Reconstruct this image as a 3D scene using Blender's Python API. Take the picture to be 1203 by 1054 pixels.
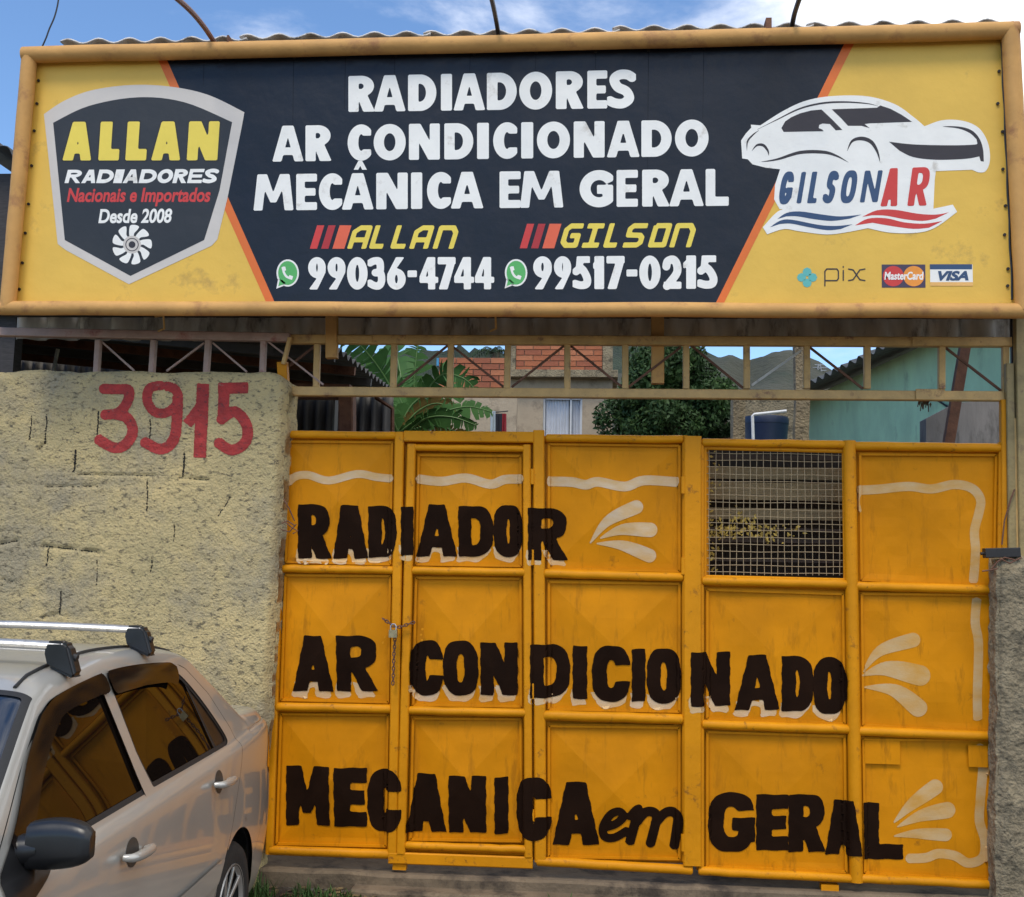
import bpy, bmesh, math, random
import numpy as np
from mathutils import Vector, Matrix, noise as mnoise
from mathutils.bvhtree import BVHTree
R = math.radians
random.seed(4); rng = np.random.default_rng(4)
for o in list(bpy.data.objects): bpy.data.objects.remove(o)
S = bpy.context.scene
COL = S.collection
# ------------------------------------------------------------------ camera
CAM_D, CAM_H = 6.0, 1.68
FPX, YAW, PITCH, ROLL = 1300.0, .0792, .1098, .0200
fw = Vector((-math.sin(YAW)*math.cos(PITCH), math.cos(YAW)*math.cos(PITCH), math.sin(PITCH)))
r0 = Vector((math.cos(YAW), math.sin(YAW), 0)); u0 = r0.cross(fw)
rt = r0*math.cos(ROLL)+u0*math.sin(ROLL); up = -r0*math.sin(ROLL)+u0*math.cos(ROLL)
CP = Vector((0, -CAM_D, CAM_H))
cam = bpy.data.cameras.new('camera'); camo = bpy.data.objects.new('camera', cam); COL.objects.link(camo)
m = Matrix((( rt.x, up.x, -fw.x, CP.x), (rt.y, up.y, -fw.y, CP.y), (rt.z, up.z, -fw.z, CP.z), (0,0,0,1)))
camo.matrix_world = m
cam.sensor_fit = 'HORIZONTAL'; cam.sensor_width = 36; cam.lens = FPX/1203*36; cam.clip_end = 5000
S.camera = camo
# ------------------------------------------------------------------ world, sun, exposure
SUN_EL, SUN_AZ = 58, 200      # azimuth: clockwise from +Y (north)
w = bpy.data.worlds.new('World'); S.world = w; w.use_nodes = True
nt = w.node_tree; N = nt.nodes; L = nt.links
bg = N['Background']; bg.inputs['Strength'].default_value = .15
sky = N.new('ShaderNodeTexSky'); sky.sky_type = 'NISHITA'; sky.sun_disc = False
sky.sun_elevation = R(SUN_EL); sky.sun_rotation = R(SUN_AZ); sky.air_density = 1.0; sky.dust_density = .0; sky.ozone_density = 5
tc = N.new('ShaderNodeTexCoord'); mp = N.new('ShaderNodeMapping'); mp.inputs['Scale'].default_value = (1.0, 1.0, 2.4)
mp.inputs['Rotation'].default_value = (0, R(8), R(12))
ns = N.new('ShaderNodeTexNoise'); ns.inputs['Scale'].default_value = 2.6; ns.inputs['Detail'].default_value = 9; ns.inputs['Roughness'].default_value = .58
ns.inputs['Distortion'].default_value = .3
L.new(tc.outputs['Generated'], mp.inputs[0]); L.new(mp.outputs[0], ns.inputs['Vector'])
sx = N.new('ShaderNodeSeparateXYZ'); L.new(tc.outputs['Generated'], sx.inputs[0])
gr = N.new('ShaderNodeMapRange'); gr.inputs[1].default_value = -.45; gr.inputs[2].default_value = .42; gr.inputs[3].default_value = -.16; gr.inputs[4].default_value = .20
L.new(sx.outputs['X'], gr.inputs[0])
ad = N.new('ShaderNodeMath'); ad.operation = 'ADD'; L.new(ns.outputs['Fac'], ad.inputs[0]); L.new(gr.outputs[0], ad.inputs[1])
cr = N.new('ShaderNodeMapRange'); cr.interpolation_type = 'SMOOTHSTEP'; cr.inputs[1].default_value = .44; cr.inputs[2].default_value = .68; cr.inputs[3].default_value = 0; cr.inputs[4].default_value = 1
gz = N.new('ShaderNodeMapRange'); gz.inputs[1].default_value = .12; gz.inputs[2].default_value = .42; gz.inputs[3].default_value = -.20; gz.inputs[4].default_value = .02; L.new(sx.outputs['Z'], gz.inputs[0])
ad2 = N.new('ShaderNodeMath'); ad2.operation = 'ADD'; L.new(ad.outputs[0], ad2.inputs[0]); L.new(gz.outputs[0], ad2.inputs[1])
L.new(ad2.outputs[0], cr.inputs[0])
mx = N.new('ShaderNodeMix'); mx.data_type = 'RGBA'; L.new(cr.outputs[0], mx.inputs[0]); hs = N.new('ShaderNodeHueSaturation'); hs.inputs['Saturation'].default_value = 1.04; hs.inputs['Value'].default_value = 1.12; L.new(sky.outputs[0], hs.inputs['Color']); L.new(hs.outputs[0], mx.inputs[6]); mx.inputs[7].default_value = (8.2, 8.3, 8.6, 1)
L.new(mx.outputs[2], bg.inputs['Color'])
sl = bpy.data.lights.new('sun', 'SUN'); sl.energy = 1.7; sl.angle = R(18); sl.color = (1, .92, .78)
so = bpy.data.objects.new('sun', sl); COL.objects.link(so)
sd = Vector((math.sin(R(SUN_AZ))*math.cos(R(SUN_EL)), math.cos(R(SUN_AZ))*math.cos(R(SUN_EL)), math.sin(R(SUN_EL))))
so.rotation_euler = sd.to_track_quat('Z', 'Y').to_euler(); so.location = sd*30
S.view_settings.view_transform = 'Standard'; S.view_settings.look = 'None'; S.view_settings.exposure = 0.33; S.view_settings.gamma = 1
S.view_settings.use_curve_mapping = False
S.render.engine = 'CYCLES'
# ------------------------------------------------------------------ helpers
def P(px, py, Y=0.0):
    """photograph pixel -> world point on the upright plane y=Y"""
    d = fw + rt*((px-601.5)/FPX) - up*((py-527)/FPX)
    return CP + d*((Y-CP.y)/d.y)
def PG(px, py, Z=0.0):
    d = fw + rt*((px-601.5)/FPX) - up*((py-527)/FPX)
    return CP + d*((Z-CP.z)/d.z)
def empty(name, loc, label=None, cat=None, group=None, rz=0):
    o = bpy.data.objects.new(name, None); COL.objects.link(o); o.location = loc; o.rotation_euler = (0, 0, rz); o.empty_display_size = .1
    tag(o, label, cat, group); return o
def tag(o, label=None, cat=None, group=None, kind=None):
    for k, v in (('label', label), ('category', cat), ('group', group), ('kind', kind)):
        if v: o[k] = v
    return o
def world_of(o):
    m = o.matrix_basis.copy(); p = o.parent
    if p: m = world_of(p) @ o.matrix_parent_inverse @ m
    return m
def obj(name, me, mat=None, parent=None, local=False):
    if mat is not None and not me.materials: me.materials.append(mat)
    o = bpy.data.objects.new(name, me); COL.objects.link(o)
    if parent is not None:
        o.parent = parent
        if not local: o.matrix_parent_inverse = world_of(parent).inverted()
    return o
def mesh(name, vs, fs, smooth=False):
    me = bpy.data.meshes.new(name); me.from_pydata([tuple(v) for v in vs], [], [tuple(f) for f in fs]); me.update()
    if smooth: me.shade_smooth()
    return me
class MB:
    def __init__(s): s.v = []; s.f = []
    def add(s, vs, fs):
        n = len(s.v); s.v += [tuple(v) for v in vs]; s.f += [tuple(i+n for i in f) for f in fs]; return s
    def box(s, a, b):
        (x0,y0,z0),(x1,y1,z1) = a, b
        return s.add([(x0,y0,z0),(x1,y0,z0),(x1,y1,z0),(x0,y1,z0),(x0,y0,z1),(x1,y0,z1),(x1,y1,z1),(x0,y1,z1)],
                     [(0,3,2,1),(4,5,6,7),(0,1,5,4),(1,2,6,5),(2,3,7,6),(3,0,4,7)])
    def bar(s, a, b, wx, wy, upv=(0,0,1), bev=0):
        """box-section bar from a to b; wx = width across (perp. to upv-ish), wy = thickness in the other"""
        a, b = Vector(a), Vector(b); d = (b-a).normalized(); u = Vector(upv)
        if abs(d.dot(u)) > .95: u = Vector((1,0,0))
        sd_ = d.cross(u).normalized(); u = sd_.cross(d).normalized()
        hx, hy = wx/2, wy/2
        if bev: prof = [(-hx+bev,-hy),(hx-bev,-hy),(hx,-hy+bev),(hx,hy-bev),(hx-bev,hy),(-hx+bev,hy),(-hx,hy-bev),(-hx,-hy+bev)]
        else: prof = [(-hx,-hy),(hx,-hy),(hx,hy),(-hx,hy)]
        n = len(prof); vs = [p + u*q0 + sd_*q1 for p in (a, b) for q0, q1 in prof]
        fs = [(i,(i+1)%n,n+(i+1)%n,n+i) for i in range(n)] + [tuple(range(n-1,-1,-1)), tuple(range(n,2*n))]
        return s.add(vs, fs)
    def tube(s, pts, r, n=10, cap=True):
        pts = [Vector(p) for p in pts]; rr = r if isinstance(r, (list, tuple)) else [r]*len(pts)
        vs = []; ref = None
        for i, p in enumerate(pts):
            d = (pts[min(i+1, len(pts)-1)] - pts[max(i-1, 0)]).normalized()
            if ref is None: ref = Vector((0,0,1)) if abs(d.z) < .9 else Vector((1,0,0))
            sd_ = d.cross(ref).normalized(); u = sd_.cross(d).normalized(); ref = u
            for k in range(n):
                a = 2*math.pi*k/n; vs.append(p + (sd_*math.cos(a) + u*math.sin(a))*rr[i])
        fs = [(i*n+k, i*n+(k+1)%n, (i+1)*n+(k+1)%n, (i+1)*n+k) for i in range(len(pts)-1) for k in range(n)]
        if cap: fs += [tuple(range(n-1,-1,-1)), tuple((len(pts)-1)*n+k for k in range(n))]
        return s.add(vs, fs)
    def prism(s, poly, y0, y1):
        """poly: list of (x,z); extruded along y"""
        n = len(poly)
        return s.add([(x, y0, z) for x, z in poly] + [(x, y1, z) for x, z in poly],
                     [tuple(range(n)), tuple(range(2*n-1, n-1, -1))] + [(i, n+i, n+(i+1)%n, (i+1)%n) for i in range(n)])
    def disc(s, c, r, nrm, n=16, h=.003):
        c = Vector(c); nrm = Vector(nrm).normalized(); return s.tube([c, c+nrm*h], r, n)
    def build(s, name, mat, parent=None, smooth=False, local=False, ang=40):
        me = mesh(name, s.v, s.f)
        if smooth:
            bm = bmesh.new(); bm.from_mesh(me)
            for f in bm.faces: f.smooth = True
            for e in bm.edges:
                if len(e.link_faces) == 2 and e.calc_face_angle(0) > R(ang): e.smooth = False
            bm.to_mesh(me); bm.free()
        return obj(name, me, mat, parent, local)
# ---- materials
MATS = {}
def M(name, col, rough=.6, metal=0., var=.12, vs=3., bump=.1, bs=60., dirt=None, coat=0., spec=.5, stretch=(1,1,1), bd=.01, dscale=5., damt=.5, hue=None, speck=None):
    if name in MATS: return MATS[name]
    m = bpy.data.materials.new(name); m.use_nodes = True; t = m.node_tree; n = t.nodes; l = t.links; b = n['Principled BSDF']
    c = n.new('ShaderNodeTexCoord'); mp = n.new('ShaderNodeMapping'); mp.inputs['Scale'].default_value = stretch; l.new(c.outputs['Object'], mp.inputs[0])
    no = n.new('ShaderNodeTexNoise'); no.inputs['Scale'].default_value = vs; no.inputs['Detail'].default_value = 6; no.inputs['Roughness'].default_value = .6; l.new(mp.outputs[0], no.inputs['Vector'])
    mr = n.new('ShaderNodeMapRange'); mr.inputs[1].default_value = .3; mr.inputs[2].default_value = .7; mr.inputs[3].default_value = 0; mr.inputs[4].default_value = 1; l.new(no.outputs['Fac'], mr.inputs[0])
    mi = n.new('ShaderNodeMix'); mi.data_type = 'RGBA'; l.new(mr.outputs[0], mi.inputs[0])
    c2 = hue or tuple(min(1, x*(1+var)) for x in col)
    mi.inputs[6].default_value = tuple(x*(1-var) for x in col)+(1,); mi.inputs[7].default_value = tuple(c2)+(1,)
    out = mi.outputs[2]
    if dirt:
        n2 = n.new('ShaderNodeTexNoise'); n2.inputs['Scale'].default_value = dscale; n2.inputs['Detail'].default_value = 8; n2.inputs['Roughness'].default_value = .68; l.new(mp.outputs[0], n2.inputs['Vector'])
        r2 = n.new('ShaderNodeMapRange'); r2.inputs[1].default_value = .72-damt*.3; r2.inputs[2].default_value = .80-damt*.2; l.new(n2.outputs['Fac'], r2.inputs[0])
        m2 = n.new('ShaderNodeMix'); m2.data_type = 'RGBA'; l.new(r2.outputs[0], m2.inputs[0]); l.new(out, m2.inputs[6]); m2.inputs[7].default_value = tuple(dirt)+(1,); out = m2.outputs[2]
    if speck:
        mp3 = n.new('ShaderNodeMapping'); mp3.inputs['Scale'].default_value = speck[3]; l.new(c.outputs['Object'], mp3.inputs[0])
        n3 = n.new('ShaderNodeTexNoise'); n3.inputs['Scale'].default_value = speck[1]; n3.inputs['Detail'].default_value = 4; n3.inputs['Roughness'].default_value = .7; l.new(mp3.outputs[0], n3.inputs['Vector'])
        r3 = n.new('ShaderNodeMapRange'); r3.inputs[1].default_value = speck[2]; r3.inputs[2].default_value = speck[2]+.12; l.new(n3.outputs['Fac'], r3.inputs[0])
        m3 = n.new('ShaderNodeMix'); m3.data_type = 'RGBA'; l.new(r3.outputs[0], m3.inputs[0]); l.new(out, m3.inputs[6]); m3.inputs[7].default_value = tuple(speck[0])+(1,); out = m3.outputs[2]
    l.new(out, b.inputs['Base Color'])
    rn = n.new('ShaderNodeMapRange'); rn.inputs[3].default_value = max(0, rough-.07); rn.inputs[4].default_value = min(1, rough+.1); l.new(no.outputs['Fac'], rn.inputs[0]); l.new(rn.outputs[0], b.inputs['Roughness'])
    b.inputs['Metallic'].default_value = metal; b.inputs['Coat Weight'].default_value = coat; b.inputs['Coat Roughness'].default_value = .03; b.inputs['Specular IOR Level'].default_value = spec
    if bump:
        nb = n.new('ShaderNodeTexNoise'); nb.inputs['Scale'].default_value = bs; nb.inputs['Detail'].default_value = 5; l.new(mp.outputs[0], nb.inputs['Vector'])
        bu = n.new('ShaderNodeBump'); bu.inputs['Strength'].default_value = bump; bu.inputs['Distance'].default_value = bd; l.new(nb.outputs['Fac'], bu.inputs['Height']); l.new(bu.outputs[0], b.inputs['Normal'])
    
    if rough < .12: b.inputs['Roughness'].default_value = rough; t.links.remove(b.inputs['Roughness'].links[0])
    MATS[name] = m; return m
# ---- signed distance shapes and trimming (for lettering and panels)
def sd_poly(X, Y, pts):
    d = np.full(X.shape, 1e9); s = np.ones(X.shape); n = len(pts)
    for i in range(n):
        ax, ay = pts[i]; bx, by = pts[i-1]
        ex, ey = bx-ax, by-ay; wx, wy = X-ax, Y-ay
        t = np.clip((wx*ex+wy*ey)/(ex*ex+ey*ey+1e-12), 0, 1)
        d = np.minimum(d, (wx-ex*t)**2+(wy-ey*t)**2)
        c1 = Y >= ay; c2 = Y < by; c3 = ex*wy > ey*wx
        s = np.where((c1 & c2 & c3) | (~c1 & ~c2 & ~c3), -s, s)
    return s*np.sqrt(d)
def sd_line(X, Y, pts, r, flat=True, closed=False):
    """thick polyline; r may be one number or one per point"""
    if closed: pts = list(pts)+[pts[0]]
    rr = r if isinstance(r, (list, tuple)) else [r]*len(pts)
    d = np.full(X.shape, 1e9); n = len(pts)-1
    for i in range(n):
        (ax, ay), (bx, by) = pts[i], pts[i+1]
        ex, ey = bx-ax, by-ay; Ls = math.hypot(ex, ey)+1e-9; ex /= Ls; ey /= Ls
        al = (X-ax)*ex+(Y-ay)*ey; pe = np.abs((X-ax)*ey-(Y-ay)*ex)
        t = np.clip(al/Ls, 0, 1); q = np.hypot(al-t*Ls, pe) - (rr[i]+(rr[i+1]-rr[i])*t)
        if flat and not closed:
            if i == 0: q = np.where(al < 0, np.maximum(pe-rr[0], -al), q)
            if i == n-1: q = np.where(al > Ls, np.maximum(pe-rr[-1], al-Ls), q)
        d = np.minimum(d, q)
    return d
def sd_ell(X, Y, cx, cy, rx, ry, p=2.0):
    q = (np.abs((X-cx)/rx)**p+np.abs((Y-cy)/ry)**p)**(1/p)
    return (q-1)*min(rx, ry)
def spl(pts, n=8, closed=False):
    out = []; k = len(pts)
    rng_ = range(k) if closed else range(k-1)
    for i in rng_:
        g = (lambda j: pts[j % k]) if closed else (lambda j: pts[min(max(j, 0), k-1)])
        a, b, c, d = g(i-1), g(i), g(i+1), g(i+2)
        for s in range(n):
            t = s/n
            out.append(tuple(.5*((2*b[q])+(-a[q]+c[q])*t+(2*a[q]-5*b[q]+4*c[q]-d[q])*t*t+(-a[q]+3*b[q]-3*c[q]+d[q])*t**3) for q in range(len(b))))
    if not closed: out.append(tuple(pts[-1]))
    return out
def trim(D, merge=True):
    """marching squares over the grid of distances D[j,i]; yields verts (i,j floats) and faces of {D<0}"""
    nj, ni = D.shape; V = []; F = []; idx = {}
    def vert(k, x, y):
        if k not in idx: idx[k] = len(V); V.append((x, y))
        return idx[k]
    neg = D < 0
    full = neg[:-1,:-1] & neg[1:,:-1] & neg[:-1,1:] & neg[1:,1:]
    some = neg[:-1,:-1] | neg[1:,:-1] | neg[:-1,1:] | neg[1:,1:]
    for j in range(nj-1):
        i = 0
        while i < ni-1:
            if not some[j,i]: i += 1; continue
            if full[j,i]:
                k = i+1
                if merge:
                    while k < ni-1 and full[j,k]: k += 1
                F.append((vert((i,j,0),i,j), vert((k,j,0),k,j), vert((k,j+1,0),k,j+1), vert((i,j+1,0),i,j+1)))
                i = k; continue
            cs = ((i,j),(i+1,j),(i+1,j+1),(i,j+1)); poly = []
            for q in range(4):
                (ax, ay), (bx, by) = cs[q], cs[(q+1) % 4]; da, db = D[ay,ax], D[by,bx]
                if da < 0: poly.append(vert((ax,ay,0), ax, ay))
                if (da < 0) != (db < 0):
                    t = min(max(da/(da-db), .02), .98); x, y = ax+(bx-ax)*t, ay+(by-ay)*t
                    k = (min(ax,bx), min(ay,by), 1 if ay == by else 2)
                    poly.append(vert(k, x, y))
            if len(poly) >= 3: F.append(tuple(poly))
            i += 1
    return V, F
# ---- glyphs in a box of width w, height 1
def glyph(ch, X, Y, w, t, st):
    mn = np.minimum; mxm = np.maximum
    poly = lambda *p: sd_poly(X, Y, p)
    rect = lambda x0, y0, x1, y1: mxm(mxm(x0-X, X-x1), mxm(y0-Y, Y-y1))
    line = lambda p, r=t/2, **k: sd_line(X, Y, p, r, **k)
    pw = 2.0 if st == 'f' else 2.7
    ell = lambda cx, cy, rx, ry, p=pw: sd_ell(X, Y, cx, cy, rx, ry, p)
    if st == 't':
        h = t/2; a, b = h, 1-h; l, r = h, w-h
        d = {'A': [[(l,a-h),(l,.72),(l+.22,b),(r,b),(r,a-h)], [(l,.38),(r,.38)]], 'L': [[(l,1),(l,a),(w,a)]], 'N': [[(l,0),(l,b),(r-.15,b),(r,b-.2),(r,0)]],
             'G': [[(w,b),(l+.15,b),(l,b-.15),(l,a+.15),(l+.15,a),(r,a),(r,.5),(w*.45,.5)]], 'I': [[(0,b),(w,b)], [(0,a),(w,a)], [(w/2,b),(w/2,a)]],
             'S': [[(w,b),(l+.12,b),(l,b-.12),(l,.52),(r-.1,.5),(r,.4),(r,a+.1),(r-.12,a),(0,a)]], 'O': [[(l,b),(r,b),(r,a),(l,a),(l,b+.001)]]}[ch]
        o = None
        for p in d: q = line(p); o = q if o is None else mn(o, q)
        return o
    if ch == 'I': return rect(0, 0, w, 1)
    if ch == '-': return rect(0, .38, w, .38+t*.95)
    if ch == 'L': return mn(rect(0,0,t,1), rect(0,0,w,t*.95))
    if ch == 'E': return mn(mn(rect(0,0,t,1), rect(0,0,w,t*.92)), mn(rect(0,1-t*.92,w,1), rect(0,.5-t*.44,w*.93,.5+t*.44)))
    if ch == 'N': return mn(mn(rect(0,0,t*.98,1), rect(w-t*.98,0,w,1)), poly((0,1),(t*1.12,1),(w,0),(w-t*1.12,0)))
    if ch == 'M':
        a = .07 if st == 'f' else 0
        return mn(mn(poly((0,0),(t*.95,0),(a*w+t*1.1,1),(a*w*1.4,1)), poly((w,0),(w-t*.95,0),(w-a*w-t*1.1,1),(w-a*w*1.4,1))),
                  mn(poly((a*w*1.4,1),(a*w+t*1.15,1),(w/2+t*.32,.22),(w/2-t*.32,.22)), poly((w-a*w*1.4,1),(w-a*w-t*1.15,1),(w/2-t*.35,.25),(w/2+t*.35,.25))))
    if ch == 'A':
        a = t*.62; out = poly((0,0),(w/2-a,1),(w/2+a,1),(w,0)); tt = t*1.02
        k = (w/2-a); ytop = min(.8, (w/2-tt)/k*1.0)
        hole = poly((tt,-.01),(w/2-.01*w,ytop),(w/2+.01*w,ytop),(w-tt,-.01)); band = rect(-1,.18,9,.18+t*.85)
        return mxm(out, -mxm(hole, -band))
    if ch in 'DO0QCG':
        if ch == 'D':
            out = mxm(mn(rect(0,0,w*.45,1), ell(w*.42,.5,w*.58,.5)), rect(0,0,w,1)); inn = mxm(mn(rect(t,t*.9,w*.45,1-t*.9), ell(w*.42,.5,w*.58-t,.5-t*.9)), rect(t,0,w,1))
            return mxm(out, -inn)
        if ch in 'O0': return mxm(ell(w/2,.5,w/2,.505), -ell(w/2,.5,w/2-t*1.0,.505-t*.9))
        W = w*1.16 if st == 'f' else w
        ring = mxm(ell(W/2,.5,W/2,.505), -ell(W/2,.5,W/2-t*1.05,.505-t*.95))
        if ch == 'C':
            cut = rect(w,-1,9,2) if st == 'f' else rect(w-t*1.15,.36,9,.66)
            if st == 'f': return mxm(mxm(ring, X-w), -rect(w*.56,.31,9,.69))
            return mxm(ring, -cut)
        g = mxm(ring, -(poly((w*.5,.5),(w*1.5,.5),(w*1.5,.92)) if st == 'f' else rect(w-t*1.2,.5,9,.7))); g = mxm(g, X-w)
        return mn(g, mxm(mn(rect(w*.52,.36,w,.36+t*.85), rect(w-t*1.0,.16,w,.5)), rect(0,0,w,1)))
    if ch in 'RP':
        bh = .58; cy = 1-bh/2
        out = mxm(mn(rect(0,1-bh,w*.5,1), ell(w*.48,cy,w*.48,bh/2)), rect(0,0,w,1)); inn = mxm(mn(rect(t,1-bh+t*.75,w*.5,1-t*.8), ell(w*.46,cy,w*.48-t*.95,bh/2-t*.75)), rect(t,0,w,1))
        g = mn(mxm(out, -inn), rect(0,0,t,1))
        if ch == 'R': g = mn(g, poly((w*.30,.48),(w*.30+t*1.0,.50),(w,0),(w-t*1.15,0)))
        return g
    h = t/2
    if ch == 'S': return line(spl([(w*.92,.80),(w*.72,1-h-.0),(w*.42,1-h),(h+.02,.76),(w*.35,.56),(w*.68,.44),(w-h-.01,.25),(w*.55,h),(w*.25,h+.01),(w*.04,.20)]), h)
    if ch == '3': return mn(line(spl([(w*.06,.82),(w*.3,1-h),(w*.6,1-h),(w-h-.04,.76),(w*.65,.54),(w*.36,.52)]), h*.95), line(spl([(w*.36,.52),(w*.7,.5),(w-h,.27),(w*.62,h),(w*.32,h),(0.02,.2)]), h*.95))
    if ch == '2': return mn(line(spl([(h*.8,.66),(w*.25,.95-h),(w*.55,1-h),(w-h-.02,.74),(w*.75,.48),(w*.35,.18),(w*.2,.08)]), h), rect(0.02,0,w,t*.9))
    if ch == '5': return mn(mn(rect(w*.17,1-t*.85,w*.95,1), poly((w*.17,1),(w*.17+t*.9,1),(w*.12+t*.8,.5),(w*.08,.48))), line(spl([(w*.1,.53),(w*.45,.62),(w-h,.36),(w*.75,h+.04),(w*.4,h),(0.02,.17)]), h*.98))
    if ch == '1': return mn(rect(w-t*1.05,0,w,1), poly((0,.78),(w-t*.5,1),(w-t*.5,.74),(0,.60)))
    if ch == '7': return mn(rect(0,1-t*.9,w,1), poly((w-t*1.0,1-t*.5),(w,1-t*.5),(w*.55,0),(w*.55-t*1.1,0)))
    if ch == '4': return mn(mn(rect(w*.84-t,0,w*.84,1), rect(0,.20,w,.20+t*.85)), mxm(poly((w*.84-t*.6,1),(w*.84-t*1.1,1),(0,.22+t*.8),(0,.22),(w*.84,.22)), -poly((w*.84-t*.9,.22+t*.8),(w*.84-t*.9,.78),(t*.9,.22+t*.8))))
    if ch in '96':
        X2, Y2 = (X, Y) if ch == '9' else (w-X, 1-Y)
        ring = mxm(sd_ell(X2,Y2,w/2,.68,w/2,.325,2), -sd_ell(X2,Y2,w/2,.68,w/2-t*.98,.325-t*.75,2))
        leg = sd_poly(X2, Y2, [(w*.93,.80),(w,.62),(w*.98,.52),(w*.52,0),(w*.52-t*1.05,0),(w*.62,.45)])
        leg = mxm(leg, -sd_ell(X2,Y2,w/2,.68,w/2-t*.98,.325-t*.75,2))
        return mn(ring, leg)
    return rect(0,0,w,1)
def glyph_px(ch, box, t, st='f', n=34, grow=0., slant=0.):
    """box = (x0, x1, ytopL, ybotL, ytopR, ybotR) in photograph pixels -> (verts px, faces)"""
    x0, x1, tl, bl, tr, br = box; h = (bl-tl+br-tr)/2; w_ = (x1-x0-abs(slant))/h; pad = .04+grow
    nx = max(6, int(n*(w_+2*pad))); ny = int(n*(1+2*pad))
    xs = np.linspace(-pad, w_+pad, nx+1); ys = np.linspace(-pad, 1+pad, ny+1); X, Y = np.meshgrid(xs, ys)
    D = glyph(ch, X, Y, w_, t, st) - grow - 1e-4
    V, F = trim(D, merge=(st != 'g'))
    out = []
    for i, j in V:
        u = (-pad+(w_+2*pad)*i/nx)/w_; v = -pad+(1+2*pad)*j/ny
        px = x0+u*(x1-x0-slant)+v*slant if slant >= 0 else x0+u*(x1-x0)
        T = tl+(tr-tl)*u; B = bl+(br-bl)*u
        out.append((px, B+(T-B)*v))
    return out, F
def sdf_px(fn, bbox, cell, merge=True):
    x0, y0, x1, y1 = bbox; nx = int((x1-x0)/cell)+1; ny = int((y1-y0)/cell)+1
    X, Y = np.meshgrid(x0+np.arange(nx+1)*cell, y0+np.arange(ny+1)*cell)
    V, F = trim(fn(X, Y), merge)
    return [(x0+i*cell, y0+j*cell) for i, j in V], [f[::-1] for f in F]
class Print:
    """collects flat print in photograph pixels and lays it on a real surface"""
    def __init__(s): s.v = []; s.f = []
    def add(s, vf):
        v, f = vf; n = len(s.v); s.v += v; s.f += [tuple(i+n for i in q) for q in f]; return s
    def poly(s, pts, smooth=0):
        if smooth: pts = spl(pts, smooth, True)
        from mathutils.geometry import tessellate_polygon
        t = tessellate_polygon([[Vector((x, y, 0)) for x, y in pts]])
        out = []
        for a, b, c in t:
            (ax,ay),(bx,by),(cx,cy) = pts[a], pts[b], pts[c]
            out.append((a,b,c) if (bx-ax)*(cy-ay)-(by-ay)*(cx-ax) < 0 else (a,c,b))
        return s.add((list(pts), out))
    def build(s, name, mat, parent, fn):
        return obj(name, mesh(name, [fn(x, y) for x, y in s.v], s.f), mat, parent)
def font_px(txt, box, bold=0., shear=0., slantpx=0.):
    cu = bpy.data.curves.new('t', 'FONT'); cu.body = txt; cu.offset = bold; cu.shear = shear; cu.size = 1; cu.resolution_u = 6
    o = bpy.data.objects.new('t', cu); COL.objects.link(o); bpy.context.view_layer.update()
    dg = bpy.context.evaluated_depsgraph_get(); me = o.evaluated_get(dg).to_mesh()
    vs = [v.co.copy() for v in me.vertices]; fs = [tuple(p.vertices) for p in me.polygons]
    bpy.data.objects.remove(o); bpy.data.curves.remove(cu)
    mnx = min(v.x for v in vs); mxx = max(v.x for v in vs); mny = min(v.y for v in vs); mxy = max(v.y for v in vs)
    x0, x1, tl, bl, tr, br = box; out = []
    for v in vs:
        u = (v.x-mnx)/(mxx-mnx); q = (v.y-mny)/(mxy-mny); T = tl+(tr-tl)*u; B = bl+(br-bl)*u
        out.append((x0+u*(x1-x0), B+(T-B)*q))
    return out, fs
def lerp(a, b, t): return a+(b-a)*t
# ------------------------------------------------------------------ materials
GATE_Y = M('gate_paint', (.60,.222,.002), rough=.55, spec=.12, var=.16, vs=2.2, bump=.12, bs=9, bd=.02, dirt=(.22,.085,.008), dscale=5, damt=.30, speck=((.46,.17,.003), 5, .55, (2.6,1,.55)))
GATE_R = M('gate_rail_paint', (.63,.245,.003), rough=.5, spec=.18, var=.14, vs=3, bump=.2, bs=30, dirt=(.20,.075,.015), dscale=14, damt=.42, speck=((.10,.035,.015), 26, .66, (1,1,1)))
TRUSS = M('truss_paint', (.54,.33,.115), rough=.55, var=.2, vs=9, bump=.2, bs=50, dirt=(.22,.10,.05), dscale=12, damt=.45)
TRUSSP = M('truss_faded_pink', (.40,.27,.22), rough=.6, var=.2, vs=9, bump=.2, bs=50, dirt=(.30,.11,.09), dscale=9, damt=.5)
SIGNT = M('sign_frame_orange', (.56,.30,.095), rough=.6, var=.16, vs=4, bump=.2, bs=30, dirt=(.36,.17,.07), dscale=6, damt=.6, spec=.25)
RUST = M('rust', (.12,.05,.03), rough=.8, var=.35, vs=12, bump=.4, bs=60, hue=(.20,.09,.05))
BLACKM = M('black_metal', (.015,.013,.013), rough=.5, var=.3)
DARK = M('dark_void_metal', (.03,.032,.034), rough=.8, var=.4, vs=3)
ZINC = M('galvanised_sheet', (.46,.44,.41), rough=.55, metal=.3, var=.3, vs=5, dirt=(.07,.06,.055), dscale=7, damt=.6, stretch=(1,1,.35))
FIBRO = M('fibre_cement', (.66,.62,.58), rough=.9, var=.25, vs=8, dirt=(.12,.11,.10), dscale=12, damt=.6, bump=.4)
CONC = M('old_concrete', (.25,.20,.125), rough=.92, var=.28, vs=7, bump=.8, bs=45, bd=.03, dirt=(.09,.075,.05), dscale=9, damt=.7, speck=((.04,.035,.025), 30, .60, (1,1,.8)))
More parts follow.
